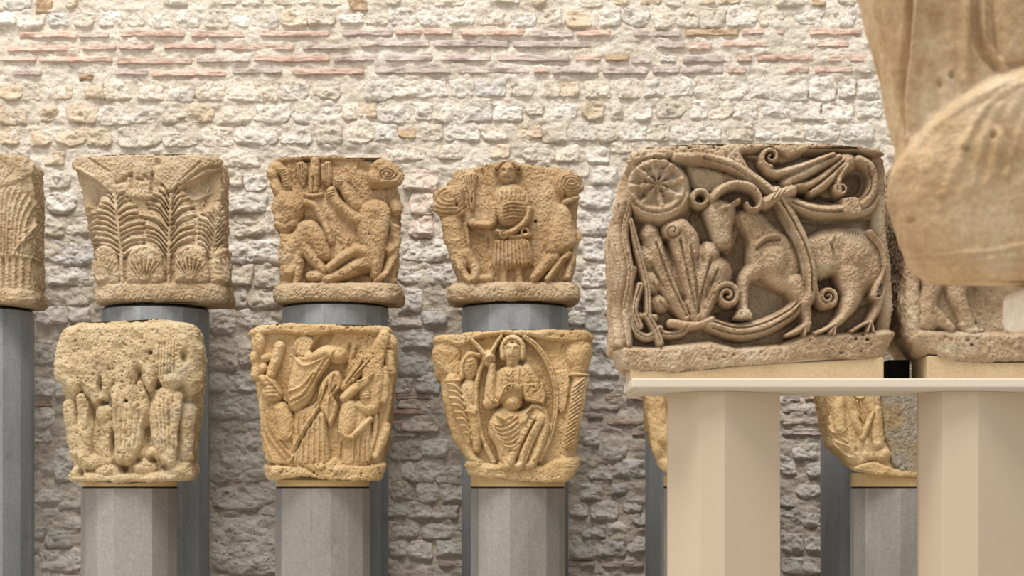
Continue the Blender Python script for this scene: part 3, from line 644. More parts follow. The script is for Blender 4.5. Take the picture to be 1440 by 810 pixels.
# --- eagle and beasts
def carve_beasts(R):
    R.view(340, 200, 3.375); B = R.base
    R.part('abacus'); R.p([(60, 30), (800, 30), (790, 85), (560, 80), (440, 78), (270, 80), (110, 95), (60, 95)], 5, 24, B)
    R.part('slanting_stem'); R.s([(300, 255), (390, 320), (480, 400), (540, 480)], 75, 5, B); R.s([(215, 190), (260, 240), (310, 290)], 20, 6, B)
    R.part('beast')
    R.e(130, 145, 36, 40, 13, B); R.g([(115, 140), (125, 150)], 8, 3); R.s([(140, 190), (160, 225)], 34, 11, B)
    R.s([(130, 110), (170, 118), (200, 150), (212, 205)], 28, 10, B)
    for k in range(7): R.g([(160 + k * 4, 150 + k * 10), (205 + k * 2, 128 + k * 14)], 5, 2.2)
    R.e(205, 310, 92, 98, 14, B); R.e(190, 330, 45, 55, -3.5, mode='add', p='cos'); R.s([(165, 390), (200, 410), (240, 385)], 28, 12, B)
    R.p([(170, 410), (230, 425), (270, 375), (340, 362), (395, 420), (425, 500), (420, 560), (360, 560), (310, 500), (290, 560), (240, 660), (175, 670), (160, 520)], 11, 40, B, dome=4)
    R.s([(285, 480, 42), (330, 540, 34), (385, 605, 26)], 34, 15, B); R.s([(205, 470), (200, 570), (195, 660)], 30, 13, B); R.s([(275, 565), (255, 660)], 24, 12, B)
    R.e(250, 545, 26, 70, -4, mode='add', rot=15, p='cos')
    R.s([(305, 285), (345, 300), (375, 350), (400, 400), (425, 470)], 21, 15, B)
    R.e(355, 632, 60, 34, 14, B)
    R.e(430, 520, 55, 60, 8, B)
    R.part('eagle')
    R.p([(250, 95), (285, 85), (308, 110), (312, 150), (300, 205), (285, 210), (262, 165)], 9, 12, B); R.p([(372, 100), (420, 85), (424, 190), (405, 208), (378, 180)], 9, 12, B)
    for k in range(4):
        R.g([(262 + k * 12, 105), (275 + k * 9, 195)], 3.4, 2); R.g([(384 + k * 11, 100), (388 + k * 8, 195)], 3.4, 2)
    R.s([(345, 80, 22), (340, 150, 30), (335, 220, 30)], 28, 9, B); R.e(345, 85, 18, 18, 10, B)
    R.g([(338, 160), (336, 240)], 6, 2.5); R.s([(300, 245), (335, 252), (375, 245)], 14, 9, B)
    R.e(305, 78, 34, 12, -7, mode='add', p='cos')
    R.part('lion')
    R.p([(560, 290), (640, 262), (712, 310), (706, 420), (680, 560), (650, 650), (610, 640), (590, 560), (545, 440), (540, 340)], 12, 45, B, dome=4)
    R.s([(475, 190, 30), (505, 240, 34), (545, 300, 40)], 34, 13, B); R.e(470, 185, 48, 36, 14, B, rot=-15)
    for k in range(4): R.g([(432, 172 + k * 11), (480, 166 + k * 12)], 4, 2)
    R.s([(430, 245, 26), (455, 290, 30), (530, 350, 36), (620, 390, 44)], 34, 15, B); R.e(425, 240, 30, 40, 15, B)
    for k in range(3): R.g([(402, 240 + k * 14), (440, 228 + k * 14)], 4, 2)
    R.e(640, 330, 70, 55, 17, B)
    R.s([(600, 520, 46), (540, 515, 34), (480, 545, 30), (412, 598, 26)], 32, 15, B); R.s([(620, 560, 50), (540, 590, 42), (470, 625, 34), (400, 652, 28)], 34, 14, B)
    R.g([(560, 610), (600, 615)], 22, 6)
    R.part('lion_head')
    R.p([(590, 150), (615, 100), (655, 72), (720, 92), (755, 140), (748, 205), (690, 212), (625, 215), (596, 190)], 16, 26, B, dome=2)
    R.spiral(685, 155, 32, 6, -2.6, 2.2, mode='add'); R.g([(620, 212), (730, 205)], 10, 3)
    R.part('block'); R.e(685, 245, 52, 30, -10, b=0, mode='min', p='cos'); R.g([(560, 110), (610, 130)], 30, 5)
    R.part('tail')
    R.e(748, 300, 40, 50, 12, B); R.e(712, 505, 34, 36, 13, B); R.s([(735, 400), (742, 470), (715, 560), (685, 620), (640, 655)], 21, 12, B)
    R.s([(760, 420), (750, 560), (735, 660)], 20, 9, B)
    R.part('astragal'); R.band(397, 426, 7, -2)
    R.pits(90, 140, 740, 400, 660, 7, 2.0, 4)
mk('figure_capital', 'golden brown capital carved with an eagle between two crouching beasts', GRP_R, {'block': M['golden_b'], 'astragal': M['tan']}, YR, DR,
   side(340, 200, 3.375, [(110, 60), (100, 120), (102, 165), (118, 215), (115, 300), (124, 385), (158, 405), (162, 500), (185, 650), (165, 680), (165, 760)]),
   side(340, 200, 3.375, [(730, 60), (750, 130), (765, 200), (762, 330), (752, 450), (750, 560), (738, 650), (730, 680), (730, 760)]),
   Z(340, 200, 3.375, [(97, 90), (120, 72), (270, 62), (440, 55), (560, 72), (620, 82), (680, 64), (760, 110)]), [(370, 424), (570, 424)], -10, carve_beasts, seed=8, corner=26, gain=1.5, subs={'lion_head': 'lion', 'tail': 'lion'}, rough=(1.4, 12), fine=1.0, sidebg=0.55)

# --- small warrior between lions
def carve_warrior(R):
    R.view(590, 200, 3.375); B = R.base
    R.part('warrior')
    R.p([(378, 212), (420, 195), (480, 205), (520, 250), (530, 320), (500, 370), (450, 405), (390, 395), (358, 340), (348, 255)], 9, 45, B, dome=4)
    for k in range(6): R.a([(398, 305 + k * 16), (440, 293 + k * 17), (492, 300 + k * 15)], 6.5, 2.2)
    for k in range(7): R.g([(372 + k * 22, 225 + abs(k - 3) * 8), (368 + k * 22, 285)], 4, 1.3)
    R.s([(352, 300, 24), (350, 360, 24), (330, 392, 22), (255, 388, 18)], 22, 10, B); R.e(254, 385, 24, 26, 10, B)
    R.s([(520, 320), (505, 370), (450, 420), (400, 440)], 20, 13, B)
    R.ring(400, 440, 16, 16, 8, 12, B); R.ring(500, 430, 16, 18, 8, 11, B); R.s([(370, 425), (440, 450), (520, 440)], 16, 10, B)
    R.p([(352, 465), (440, 455), (520, 465), (536, 580), (440, 600), (346, 592)], 8, 18, B, dome=2)
    for k in range(10): R.a([(362 + k * 17, 470), (358 + k * 19, 585)], 6.5, 2.4)
    for k in range(14): R.e(352 + k * 14, 585, 6, 14, -2, mode='add', p='cos')
    R.s([(400, 600), (398, 655)], 20, 5, B); R.s([(470, 600), (475, 655)], 20, 5, B)
    R.part('warrior_head')
    R.e(416, 140, 46, 58, 14, B); R.s([(372, 120), (390, 98), (415, 92), (445, 98), (462, 120)], 16, 12, B)
    R.ring(366, 130, 11, 13, 6, 9, B); R.ring(470, 128, 11, 13, 6, 9, B)
    face(R, 416, 145, 46, 58, B)
    R.part('torch'); R.s([(250, 310, 12), (248, 250, 16), (246, 200, 26), (244, 165, 32)], 20, 9, B)
    for k in range(5): R.g([(249, 285), (220 + k * 14, 160)], 4, 2)
    R.part('lion')
    R.p([(85, 215), (150, 200), (205, 215), (210, 320), (185, 352), (120, 350), (80, 330)], 9, 25, B, dome=3)
    for k in range(4): R.ring(150, 262, 24 + k * 17, 22 + k * 18, 5, 1.7, mode='add', t0=20, t1=250, p='cos')
    R.e(176, 300, 13, 20, -6, mode='add', p='cos'); R.s([(205, 330), (170, 352), (110, 345)], 12, 10, B)
    R.s([(150, 380, 50), (170, 460, 55), (200, 560, 52)], 52, 11, B); R.s([(215, 390), (228, 450), (238, 520)], 13, 10, B)
    R.s([(225, 530, 36), (265, 600, 28), (262, 650, 26)], 30, 13, B); R.s([(190, 560), (215, 620), (235, 660)], 18, 12, B); R.s([(260, 645), (330, 648)], 22, 10, B)
    R.part('lion#2'); R.e(708, 200, 70, 66, 12, B)
    for k in range(4): R.ring(712, 195, 14 + k * 15, 12 + k * 14, 5, 1.8, mode='add', p='cos')
    R.e(694, 252, 15, 14, -7, mode='add', p='cos'); R.s([(690, 285), (740, 262)], 16, 10, B)
    R.p([(642, 290), (700, 300), (745, 420), (745, 480), (700, 525), (640, 545), (600, 520), (612, 420), (628, 350)], 9, 35, B, dome=4)
    R.e(725, 385, 18, 50, -5, mode='add', p='cos')
    R.s([(640, 540, 36), (590, 590, 30), (545, 645, 26)], 32, 11, B); R.s([(705, 530), (660, 580), (610, 650)], 20, 11, B); R.g([(690, 560), (620, 655)], 7, 4)
    R.s([(760, 430), (735, 520), (700, 640)], 16, 8, B); R.s([(650, 300), (625, 380), (615, 470)], 9, 9, B)
    R.part('block'); R.e(551, 371, 11, 10, -7, mode='add', p='cos'); R.e(330, 470, 12, 60, -2, mode='add', p='cos')
    R.e(300, 430, 50, 25, -3, mode='add', p='cos'); R.g([(300, 130), (330, 250)], 14, 1.5)
    R.part('astragal'); R.band(396, 425, 7, -2)
mk('figure_capital', 'yellowish capital carved with a small skirted warrior between two lions', GRP_R, {'block': M['golden_b'], 'astragal': M['tan']}, YR, DR,
   side(590, 200, 3.375, [(88, 100), (86, 210), (92, 330), (106, 370), (126, 480), (160, 590), (172, 650), (158, 680), (158, 760)]),
   side(590, 200, 3.375, [(765, 100), (770, 170), (768, 270), (760, 340), (762, 430), (756, 560), (738, 650), (738, 680), (738, 760)]),
   Z(590, 200, 3.375, [(80, 205), (110, 192), (145, 165), (165, 130), (300, 105), (350, 92), (470, 95), (620, 108), (735, 120), (775, 150)]), [(620, 423.5), (820, 423.5)], -5, carve_warrior, seed=12, corner=22, gain=1.6, subs={'warrior_head': 'warrior', 'torch': 'warrior'}, rough=(1.4, 13), fine=0.9, sidebg=0.55)

# --- eroded capital, near row
def carve_eroded(R):
    R.view(60, 445, 3.375); B = R.base; fk = 0
    for q, r, h in (([(118, 420), (125, 520), (135, 640)], 34, 8), ([(182, 385, 26), (198, 480, 40), (190, 600, 40), (200, 700, 30)], 38, 11), ([(300, 460, 30), (305, 560, 40), (295, 680, 40)], 40, 7),
                    ([(400, 380, 70), (400, 480, 78), (405, 580, 70), (390, 660, 55)], 70, 15), ([(460, 320, 18), (470, 400, 34), (470, 500, 34)], 34, 11),
                    ([(590, 380, 60), (560, 470, 60), (580, 580, 64), (600, 690, 40)], 62, 14), ([(640, 380), (620, 520), (625, 600)], 30, 14), ([(705, 440, 34), (690, 540, 40), (690, 660, 36)], 36, 10), ([(740, 420), (725, 600)], 18, 8)):
        fk = fk + 1; R.part('worn_figure#%d' % fk); R.s(q, r, h, B)
    R.part('overhang')
    R.p([(40, 40), (800, 20), (800, 300), (745, 350), (700, 385), (665, 335), (620, 350), (560, 325), (530, 280), (505, 372), (480, 330), (455, 270), (425, 350), (380, 400), (335, 330), (310, 400), (270, 430), (235, 415), (195, 340), (150, 385), (105, 330), (40, 310)], 10, 40, B, dome=3, sm=False)
    for k, q in enumerate(([(590, 215, 66, 120, 16), (610, 300, 62, 55, 17)], [(510, 275, 34, 85, 16)], [(235, 300, 60, 90, 15)], [(140, 215, 70, 80, 15), (150, 320, 48, 50, 15), (90, 250, 36, 70, 12)], [(292, 462, 44, 48, 12)], [(690, 240, 34, 70, 14)], [(730, 330, 34, 40, 14)], [(370, 360, 54, 70, 14), (352, 410, 22, 70, 18)])):
        R.part('worn_upper_figure#%d' % k)
        for t in q: R.e(*t, B)
    for k in range(6): R.g([(560 + k * 14, 130), (548 + k * 16, 280)], 6, 2)
    for k in range(5): R.g([(350 + k * 28, 440), (360 + k * 20, 620)], 6, 1.6); R.g([(540 + k * 20, 400), (560 + k * 16, 640)], 6, 1.6)
    R.part('base_rim')
    R.s([(90, 765), (300, 770), (500, 768), (760, 752)], 30, 10, B)
    for x, y, a, b in ((225, 690, 70, 40), (310, 735, 70, 36), (480, 715, 60, 44), (640, 740, 90, 40), (530, 650, 50, 36), (160, 740, 50, 40), (690, 720, 40, 40)): R.e(x, y, a, b, 10, B)
    R.part('block')
    for x, y, a, b in ((455, 255, 32, 42), (285, 408, 34, 22), (400, 402, 14, 11), (384, 722, 26, 30), (448, 688, 40, 26), (520, 678, 30, 28), (545, 330, 34, 26), (515, 172, 16, 18), (690, 395, 22, 26), (230, 470, 22, 70), (180, 745, 20, 34), (490, 560, 26, 120), (330, 600, 16, 90), (650, 590, 16, 110), (580, 715, 30, 26), (668, 190, 20, 50), (275, 330, 16, 60)):
        R.e(x, y, a, b, -11, mode='add', p='cos')
    R.pits(110, 70, 750, 60, 420, 13, 2.6, 2); R.pits(80, 90, 730, 420, 780, 12, 2.2, 3); R.pits(90, 120, 720, 50, 330, 6, 3.0, 6)
mk('eroded_capital', 'badly eroded cream capital with battered standing figures on the near row', GRP_N, {'block': M['eroded']}, YN, DN,
   side(60, 445, 3.375, [(90, 20), (62, 110), (48, 240), (62, 310), (80, 340), (76, 430), (98, 590), (112, 690), (118, 780)]),
   side(60, 445, 3.375, [(705, 20), (722, 130), (717, 300), (706, 440), (690, 600), (678, 690), (692, 750), (680, 785)]),
   Z(60, 445, 3.375, [(60, 95), (90, 65), (150, 28), (400, 16), (590, 10), (700, 30), (745, 60), (765, 90)]), Z(60, 445, 3.375, [(110, 782), (400, 792), (735, 778)]), -6, carve_eroded, seed=15, corner=24, gain=1.25, rough=(2.0, 14), fine=0.7, sidebg=0.6)

# --- robed figures
def carve_robed(R):
    R.view(330, 445, 3.375); B = R.base
    R.part('abacus'); R.p([(20, 10), (820, 10), (800, 70), (640, 82), (560, 78), (480, 76), (330, 92), (200, 78), (60, 95), (20, 95)], 8, 18, B)
    R.part('standing_figure')
    R.e(330, 140, 60, 60, 6, B, p='flat'); R.p([(285, 190), (400, 185), (480, 165), (450, 230), (405, 300), (372, 375), (340, 425), (285, 455), (252, 425), (248, 335), (270, 240)], 9, 26, B, dome=3)
    for q in ([(284, 130), (292, 175), (330, 203), (400, 190)], [(280, 150), (290, 205), (340, 235), (440, 190)], [(450, 205), (400, 280), (350, 370), (270, 425)], [(425, 200), (375, 285), (330, 360), (262, 400)], [(250, 360), (320, 330), (380, 260)]): R.a(q, 8, 2.8)
    for k in range(9): R.e(425 - k * 16, 225 + k * 22, 10, 9, 2, mode='add', p='cos')
    R.s([(360, 195, 34), (430, 172, 38), (490, 188, 40)], 36, 13, B); R.e(496, 186, 42, 42, 15, B); R.ring(490, 190, 30, 34, 6, 2, mode='add', t0=60, t1=300, p='cos')
    R.p([(280, 450), (360, 420), (425, 400), (440, 560), (440, 700), (276, 700)], 8, 20, B)
    for x0, x1 in ((300, 290), (325, 318), (350, 345), (374, 372), (398, 398), (420, 424)): R.a([(x0, 470), (x1, 690)], 9, 2.8)
    R.g([(412, 432), (350, 530), (282, 650)], 9, 4.5); R.a([(400, 425), (330, 530), (268, 640)], 8, 2.5)
    R.p([(450, 262), (498, 255), (512, 325), (472, 372), (492, 430), (455, 525), (425, 470), (395, 420), (400, 330)], 11, 18, B)
    for q in ([(470, 270), (450, 340), (465, 400)], [(490, 280), (500, 330), (450, 385), (440, 480)], [(420, 340), (385, 420)], [(440, 300), (410, 400)]): R.a(q, 8, 3)
    R.g([(480, 330), (455, 372)], 9, 4); R.g([(440, 330), (405, 420)], 7, 3)
    R.part('block'); R.p([(398, 88), (468, 74), (450, 125), (400, 150), (372, 172), (356, 155)], -12, 16, 0, mode='min')
    R.part('kneeling_figure')
    R.s([(212, 140, 28), (195, 200, 30), (170, 275, 26)], 28, 11, B); R.e(112, 115, 34, 60, 9, B); R.e(80, 120, 28, 60, 7, B); R.e(132, 242, 26, 28, 11, B); R.s([(135, 200), (160, 190)], 22, 8, B)
    R.s([(130, 290, 18), (165, 320, 34), (190, 370, 40)], 34, 13, B); R.e(172, 360, 48, 55, 14, B)
    for k in range(4): R.g([(140 + k * 8, 330 + k * 18), (205 - k * 3, 322 + k * 20)], 5, 2)
    R.a([(150, 285), (195, 330), (245, 405)], 8, 3.5); R.a([(262, 330), (250, 400), (205, 375)], 7, 2.5)
    R.p([(135, 420), (200, 400), (270, 440), (285, 600), (280, 700), (140, 700), (128, 600)], 7, 24, B)
    R.s([(218, 440, 40), (238, 500, 48), (240, 560, 42)], 44, 13, B); R.ring(236, 520, 42, 68, 7, 2, mode='add', t0=20, t1=160, p='cos')
    for q in ([(150, 420), (170, 520), (225, 610), (275, 665)], [(140, 470), (160, 560), (240, 670)], [(135, 560), (170, 640), (190, 695)], [(275, 560), (285, 640), (262, 690)]): R.a(q, 9, 3)
    R.s([(90, 320), (110, 480), (120, 640)], 20, 6, B)
    R.e(200, 730, 34, 34, 11, B); R.s([(75, 180), (80, 290)], 22, 8, B)
    R.part('bearded_figure')
    R.p([(600, 205), (640, 150), (700, 55), (740, 80), (720, 170), (700, 300), (690, 440), (640, 460), (590, 390), (600, 300)], 10, 22, B, dome=2)
    R.s([(610, 200, 22), (570, 265, 26), (515, 335, 20)], 24, 10, B); R.s([(650, 180), (600, 250), (560, 300)], 18, 11, B)
    R.g([(612, 215), (530, 320)], 6, 3); R.g([(640, 215), (570, 290)], 6, 3)
    R.s([(520, 385, 26), (560, 350, 28), (600, 320, 24)], 26, 14, B)
    for k in range(4): R.s([(588, 312 + k * 11, 11), (620, 300 + k * 8, 9), (660 - k * 6, 274 + k * 12, 6)], 9, 16, B)
    R.e(628, 375, 34, 32, 16, B)
    for k in range(3): R.g([(600, 366 + k * 14), (648, 360 + k * 14)], 4, 2)
    R.s([(690, 250, 22), (680, 350, 26), (650, 430, 30)], 26, 11, B); R.e(650, 435, 40, 34, 14, B); R.s([(590, 420), (640, 450)], 28, 11, B)
    R.p([(500, 420), (560, 400), (640, 470), (650, 560), (640, 700), (500, 700), (495, 540)], 7, 22, B)
    R.s([(545, 430, 44), (535, 500, 48), (528, 550, 40)], 46, 13, B)
    R.s([(498, 545, 12), (545, 575, 18), (590, 540, 20), (645, 485, 16)], 18, 14, B); R.s([(500, 530), (520, 560)], 10, 13, B)
    for x0, x1 in ((565, 560), (590, 588), (612, 612), (632, 636)): R.a([(x0, 575), (x1, 690)], 8, 3)
    R.g([(510, 600), (505, 680)], 16, 5)
    R.part('drapery')
    R.s([(712, 250, 20), (715, 330, 28), (705, 400, 22)], 26, 10, B); R.s([(725, 515, 18), (700, 590, 26), (668, 660, 20)], 24, 10, B); R.s([(735, 170), (742, 260)], 22, 10, B); R.e(745, 120, 30, 50, 10, B)
    R.s([(755, 280), (745, 400), (730, 500)], 16, 6, B); R.g([(690, 460), (660, 640)], 10, 4); R.s([(672, 470), (668, 560), (640, 660)], 18, 7, B)
    R.part('base_rim'); R.p([(80, 692), (280, 700), (300, 690), (430, 690), (480, 660), (520, 700), (640, 705), (740, 680), (760, 820), (80, 820)], 9, 20, B, sm=False)
    R.e(200, 732, 36, 40, 13, B); R.e(405, 715, 40, 30, 12, B); R.e(500, 730, 60, 34, 12, B); R.g([(150, 700), (290, 712)], 10, 4); R.g([(310, 705), (375, 740)], 14, 3)
    R.part('block'); R.pits(60, 560, 740, 90, 260, 9, 2.6, 9); R.pits(70, 140, 700, 690, 775, 9, 2.4, 10); R.pits(40, 90, 640, 40, 90, 9, 2.2, 11)
    R.g([(545, 130), (520, 240)], 14, 4); R.g([(590, 140), (560, 200)], 14, 3)
mk('figure_capital', 'golden capital carved with robed figures in draped folds on the near row', GRP_N, {'block': M['golden']}, YN, DN,
   side(330, 445, 3.375, [(62, 30), (54, 110), (62, 180), (76, 200), (66, 260), (88, 320), (98, 400), (108, 560), (126, 680), (142, 720), (150, 780)]),
   side(330, 445, 3.375, [(765, 30), (768, 120), (764, 220), (750, 350), (735, 520), (714, 640), (708, 700), (680, 780)]),
   Z(330, 445, 3.375, [(55, 65), (110, 40), (250, 30), (480, 38), (640, 42), (730, 46), (772, 78)]), Z(330, 445, 3.375, [(145, 772), (200, 775), (330, 760), (450, 778), (690, 776)]), -7, carve_robed, seed=21, corner=24, gain=1.5, rough=(0.9, 13), fine=0.75, sidebg=0.5)

# --- seated figure in a mandorla
def carve_christ(R):
    R.view(590, 450, 3.375); B = R.base
    R.part('abacus'); R.p([(0, 20), (880, 20), (870, 90), (740, 110), (620, 100), (520, 78), (380, 72), (260, 95), (190, 130), (110, 110), (0, 120)], 8, 20, B, sm=False)
    R.e(110, 160, 85, 85, 7, B); R.e(150, 225, 50, 60, 6, B); R.e(775, 160, 80, 90, 8, B); R.e(770, 225, 50, 50, 7, B)
    R.part('block'); R.p([(400, 90), (480, 78), (560, 130), (615, 230), (638, 340), (636, 450), (610, 570), (560, 680), (480, 720), (400, 715), (345, 670), (300, 560), (275, 440), (275, 320), (300, 220), (340, 140)], B - 3, 14, 0, mode='min')
    R.part('mandorla')
    R.s([(352, 150), (300, 205), (272, 300), (268, 400), (285, 510), (315, 600), (352, 672)], 14, 8, B); R.s([(500, 80), (555, 122), (605, 195), (638, 290), (648, 380), (640, 470), (615, 570), (570, 662)], 15, 8, B)
    R.g([(505, 84), (557, 125), (606, 197), (638, 290), (648, 380), (640, 470), (615, 570)], 5, 2.2)
    R.part('seated_figure')
    R.p([(362, 245), (410, 215), (490, 212), (545, 285), (520, 330), (490, 380), (440, 400), (380, 395), (345, 380), (350, 310)], 12, 34, B, dome=4)
    R.s([(505, 230), (545, 290)], 26, 14, B)
    for k in range(4): R.a([(400 + k * 3, 235 + k * 20), (412 + k * 3, 258 + k * 22), (428 + k * 2, 262 + k * 22), (442, 240 + k * 20)], 5, 2.4)
    R.a([(385, 235), (388, 300), (400, 340)], 7, 2.4); R.a([(470, 230), (468, 290)], 7, 2.2)
    R.s([(338, 385, 36), (340, 300, 28), (345, 215, 18)], 26, 16, B); R.s([(325, 395), (360, 385)], 28, 14, B); R.g([(322, 360), (335, 390), (365, 395)], 6, 2.4)
    R.e(328, 180, 36, 42, 17, B); R.s([(308, 165, 14), (280, 128, 12), (252, 98, 9)], 12, 16, B); R.s([(338, 160, 14), (362, 118, 12), (388, 78, 9)], 12, 15, B)
    for k in range(3): R.g([(310 + k * 14, 182), (330 + k * 10, 205)], 4, 2.2)
    R.a([(300, 195), (335, 170), (352, 178)], 7, 2.4)
    R.e(440, 388, 52, 42, 18, B)
    for k in range(3): R.a([(368 + k * 4, 395 - k * 6), (395 + k * 3, 352 - k * 13), (440, 330 - k * 11), (482, 332 - k * 8)], 6.5, 2.8)
    R.a([(390, 405), (420, 425), (470, 420), (500, 400)], 8, 3)
    R.p([(325, 490), (350, 440), (400, 410), (480, 428), (540, 388), (590, 400), (615, 450), (612, 540), (570, 590), (520, 690), (400, 705), (360, 600), (325, 545)], 11, 40, B, dome=4)
    for k in range(6): R.a([(330 + k * 6, 480 + k * 14), (370 + k * 8, 500 + k * 20), (420 + k * 6, 488 + k * 22), (465 + k * 2, 455 + k * 24)], 7, 2.8)
    for k in range(4): R.a([(352 + k * 12, 445 + k * 8), (395 + k * 8, 470 + k * 4), (430 + k * 4, 455)], 6, 2.2)
    for k in range(4): R.a([(478 + k * 8, 492 - k * 2), (505 + k * 8, 440 - k * 9), (560 + k * 4, 415 - k * 9), (598 + k * 5, 450 - k * 8), (600 + k * 8, 540 - k * 6)], 6.5, 3)
    R.s([(575, 465, 40), (520, 560, 34), (470, 690, 30)], 34, 17, B); R.s([(540, 470, 36), (470, 580, 34), (420, 690, 34)], 34, 17, B); R.s([(600, 500), (570, 600), (530, 690)], 24, 14, B)
    R.g([(545, 480), (490, 590), (455, 680)], 8, 5); R.g([(585, 500), (540, 600), (505, 690)], 8, 4.5)
    R.e(430, 690, 60, 36, 13, B); R.e(520, 690, 40, 30, 12, B); R.e(470, 665, 20, 30, -4, mode='add', p='cos')
    for k in range(5): R.g([(555 - k * 24, 480 + k * 36), (525 - k * 24, 470 + k * 38)], 5, 1.8)
    R.part('book'); R.p([(484, 298), (588, 296), (603, 358), (592, 405), (500, 385), (488, 350)], 17, 10, B, sm=False); R.pits(26, 505, 575, 305, 345, 7, 2.4, 5)
    R.part('head')
    R.e(440, 145, 50, 66, 19, B); R.e(440, 200, 32, 44, 15, B); R.s([(395, 175), (392, 130), (408, 98), (440, 84), (472, 98), (488, 130), (486, 175)], 17, 15, B)
    for k in range(9): R.g([(440, 110), (392 + k * 12, 92 + abs(k - 4) * 8)], 3.5, 1.6)
    face(R, 440, 145, 50, 66, B)
    for k in range(5): R.g([(422 + k * 9, 195), (426 + k * 7, 235)], 4, 1.8)
    R.part('attendant')
    R.e(238, 215, 42, 72, 13, B, rot=8); R.s([(200, 270), (204, 205), (235, 165), (285, 165)], 14, 13, B); R.e(235, 212, 16, 18, 2.5, mode='add', p='cos'); R.e(228, 240, 10, 6, -2, mode='add', p='cos'); R.g([(225, 205), (250, 200)], 5, 2)
    R.e(232, 350, 44, 80, 11, B); R.s([(215, 320), (225, 400), (258, 430)], 26, 12, B)
    R.s([(245, 440, 34), (262, 520, 32), (272, 610, 22)], 30, 12, B); R.s([(228, 560), (240, 640), (280, 680)], 26, 9, B); R.a([(222, 430), (262, 445)], 9, 3)
    R.part('twisted_column')
    R.s([(155, 285, 40), (180, 400, 38), (212, 500, 30), (232, 580, 18)], 36, 12, B)
    for k in range(8): R.a([(128 + k * 10, 300 + k * 34), (168 + k * 9, 312 + k * 32), (198 + k * 7, 340 + k * 32)], 9, 3.2)
    R.s([(130, 290), (190, 285)], 12, 13, B)
    R.part('corded_pilaster'); R.p([(735, 262), (812, 262), (790, 400), (745, 600), (690, 612), (688, 560), (715, 400)], 9, 16, B, sm=False)
    for k in range(16): R.a([(728 - k * 2.8, 318 + k * 19), (775 - k * 3.4, 272 + k * 20)], 7, 3)
    R.a([(735, 265), (716, 400), (688, 570)], 7, 3)
    R.s([(722, 258), (815, 258)], 10, 10, B)
    R.part('panel'); R.p([(640, 240), (712, 245), (700, 400), (680, 440), (655, 420), (650, 320)], 4, 10, B)
    R.part('base_rim'); R.p([(180, 690), (270, 670), (350, 680), (400, 705), (560, 700), (640, 660), (780, 640), (800, 800), (180, 800)], 8, 26, B, sm=False)
    R.e(250, 690, 60, 30, 10, B); R.e(350, 705, 60, 24, 10, B); R.e(570, 715, 60, 24, 9, B)
    R.part('block'); R.pits(60, 200, 740, 640, 760, 9, 2.0, 12); R.pits(50, 80, 830, 60, 130, 9, 2.0, 13); R.pits(60, 640, 770, 250, 640, 9, 1.5, 14)
mk('figure_capital', 'golden capital carved with a seated bearded figure holding a book', GRP_N, {'block': M['golden']}, YN, DN,
   side(590, 450, 3.375, [(55, 50), (44, 120), (60, 245), (80, 262), (96, 400), (116, 520), (142, 610), (190, 690), (222, 735), (226, 775)]),
   side(590, 450, 3.375, [(836, 50), (842, 110), (820, 200), (802, 262), (790, 400), (776, 560), (762, 660), (756, 720), (725, 775)]),
   Z(590, 450, 3.375, [(42, 110), (70, 76), (200, 60), (400, 48), (600, 44), (790, 48), (830, 64), (847, 82)]), Z(590, 450, 3.375, [(190, 700), (225, 735), (350, 752), (530, 772), (700, 768), (760, 735)]), -7, carve_christ, seed=25, corner=24, gain=1.35, subs={'head': 'seated_figure', 'book': 'seated_figure'}, rough=(0.9, 14), fine=0.75, sidebg=0.5)

# --- capitals seen under the shelf
def carve_infill(R):
    R.view(1140, 540, 5.06); B = R.base
    R.part('grey_infill'); R.p([(505, 60), (520, 250), (530, 380), (575, 480), (575, 560), (640, 640), (1300, 700), (1300, -500), (500, -500)], 7, 30, B, sm=False)
    R.part('robed_figure')
    R.p([(120, -300), (520, -300), (500, 130), (530, 400), (570, 500), (560, 560), (450, 540), (320, 580), (220, 545), (150, 400), (120, 150)], 4, 30, B)
    R.s([(205, 130, 40), (205, 220, 46), (215, 320, 40)], 42, 11, B); R.ring(210, 290, 50, 60, 9, 3, mode='add', t0=20, t1=170, p='cos')
    R.s([(265, 90, 24), (300, 200, 34), (345, 320, 30), (380, 380, 20)], 30, 12, B)
    for q in ([(330, 120), (350, 220), (380, 270)], [(305, 110), (340, 230)], [(355, 130), (385, 250)], [(140, 230), (180, 340), (260, 410)], [(160, 380), (220, 470), (290, 520)], [(150, 300), (190, 400), (270, 440)]): R.a(q, 11, 4)
    R.s([(405, 60, 36), (430, 150, 44), (450, 200, 30)], 38, 10, B); R.s([(440, 205, 16), (400, 300, 26), (365, 380, 26)], 22, 13, B)
    R.s([(470, 180, 34), (470, 300, 46), (480, 420, 44)], 44, 10, B); R.a([(505, 170), (515, 280), (525, 400)], 10, 3); R.s([(400, 400), (410, 480), (430, 520)], 26, 9, B)
    R.a([(420, 350), (440, 500)], 8, 3); R.e(520, 500, 60, 46, 10, B); R.e(290, 540, 50, 40, 9, B); R.e(400, 500, 40, 40, 9, B); R.ring(350, 60, 45, 40, 9, 8, B, t0=20, t1=160)
    R.e(250, 470, 36, 40, -4, mode='add', p='cos'); R.e(330, 470, 26, 36, -4, mode='add', p='cos')
    R.part('base_rim'); R.p([(100, 545), (320, 580), (450, 545), (600, 600), (1300, 640), (1300, 760), (100, 760)], 7, 26, B, sm=False)
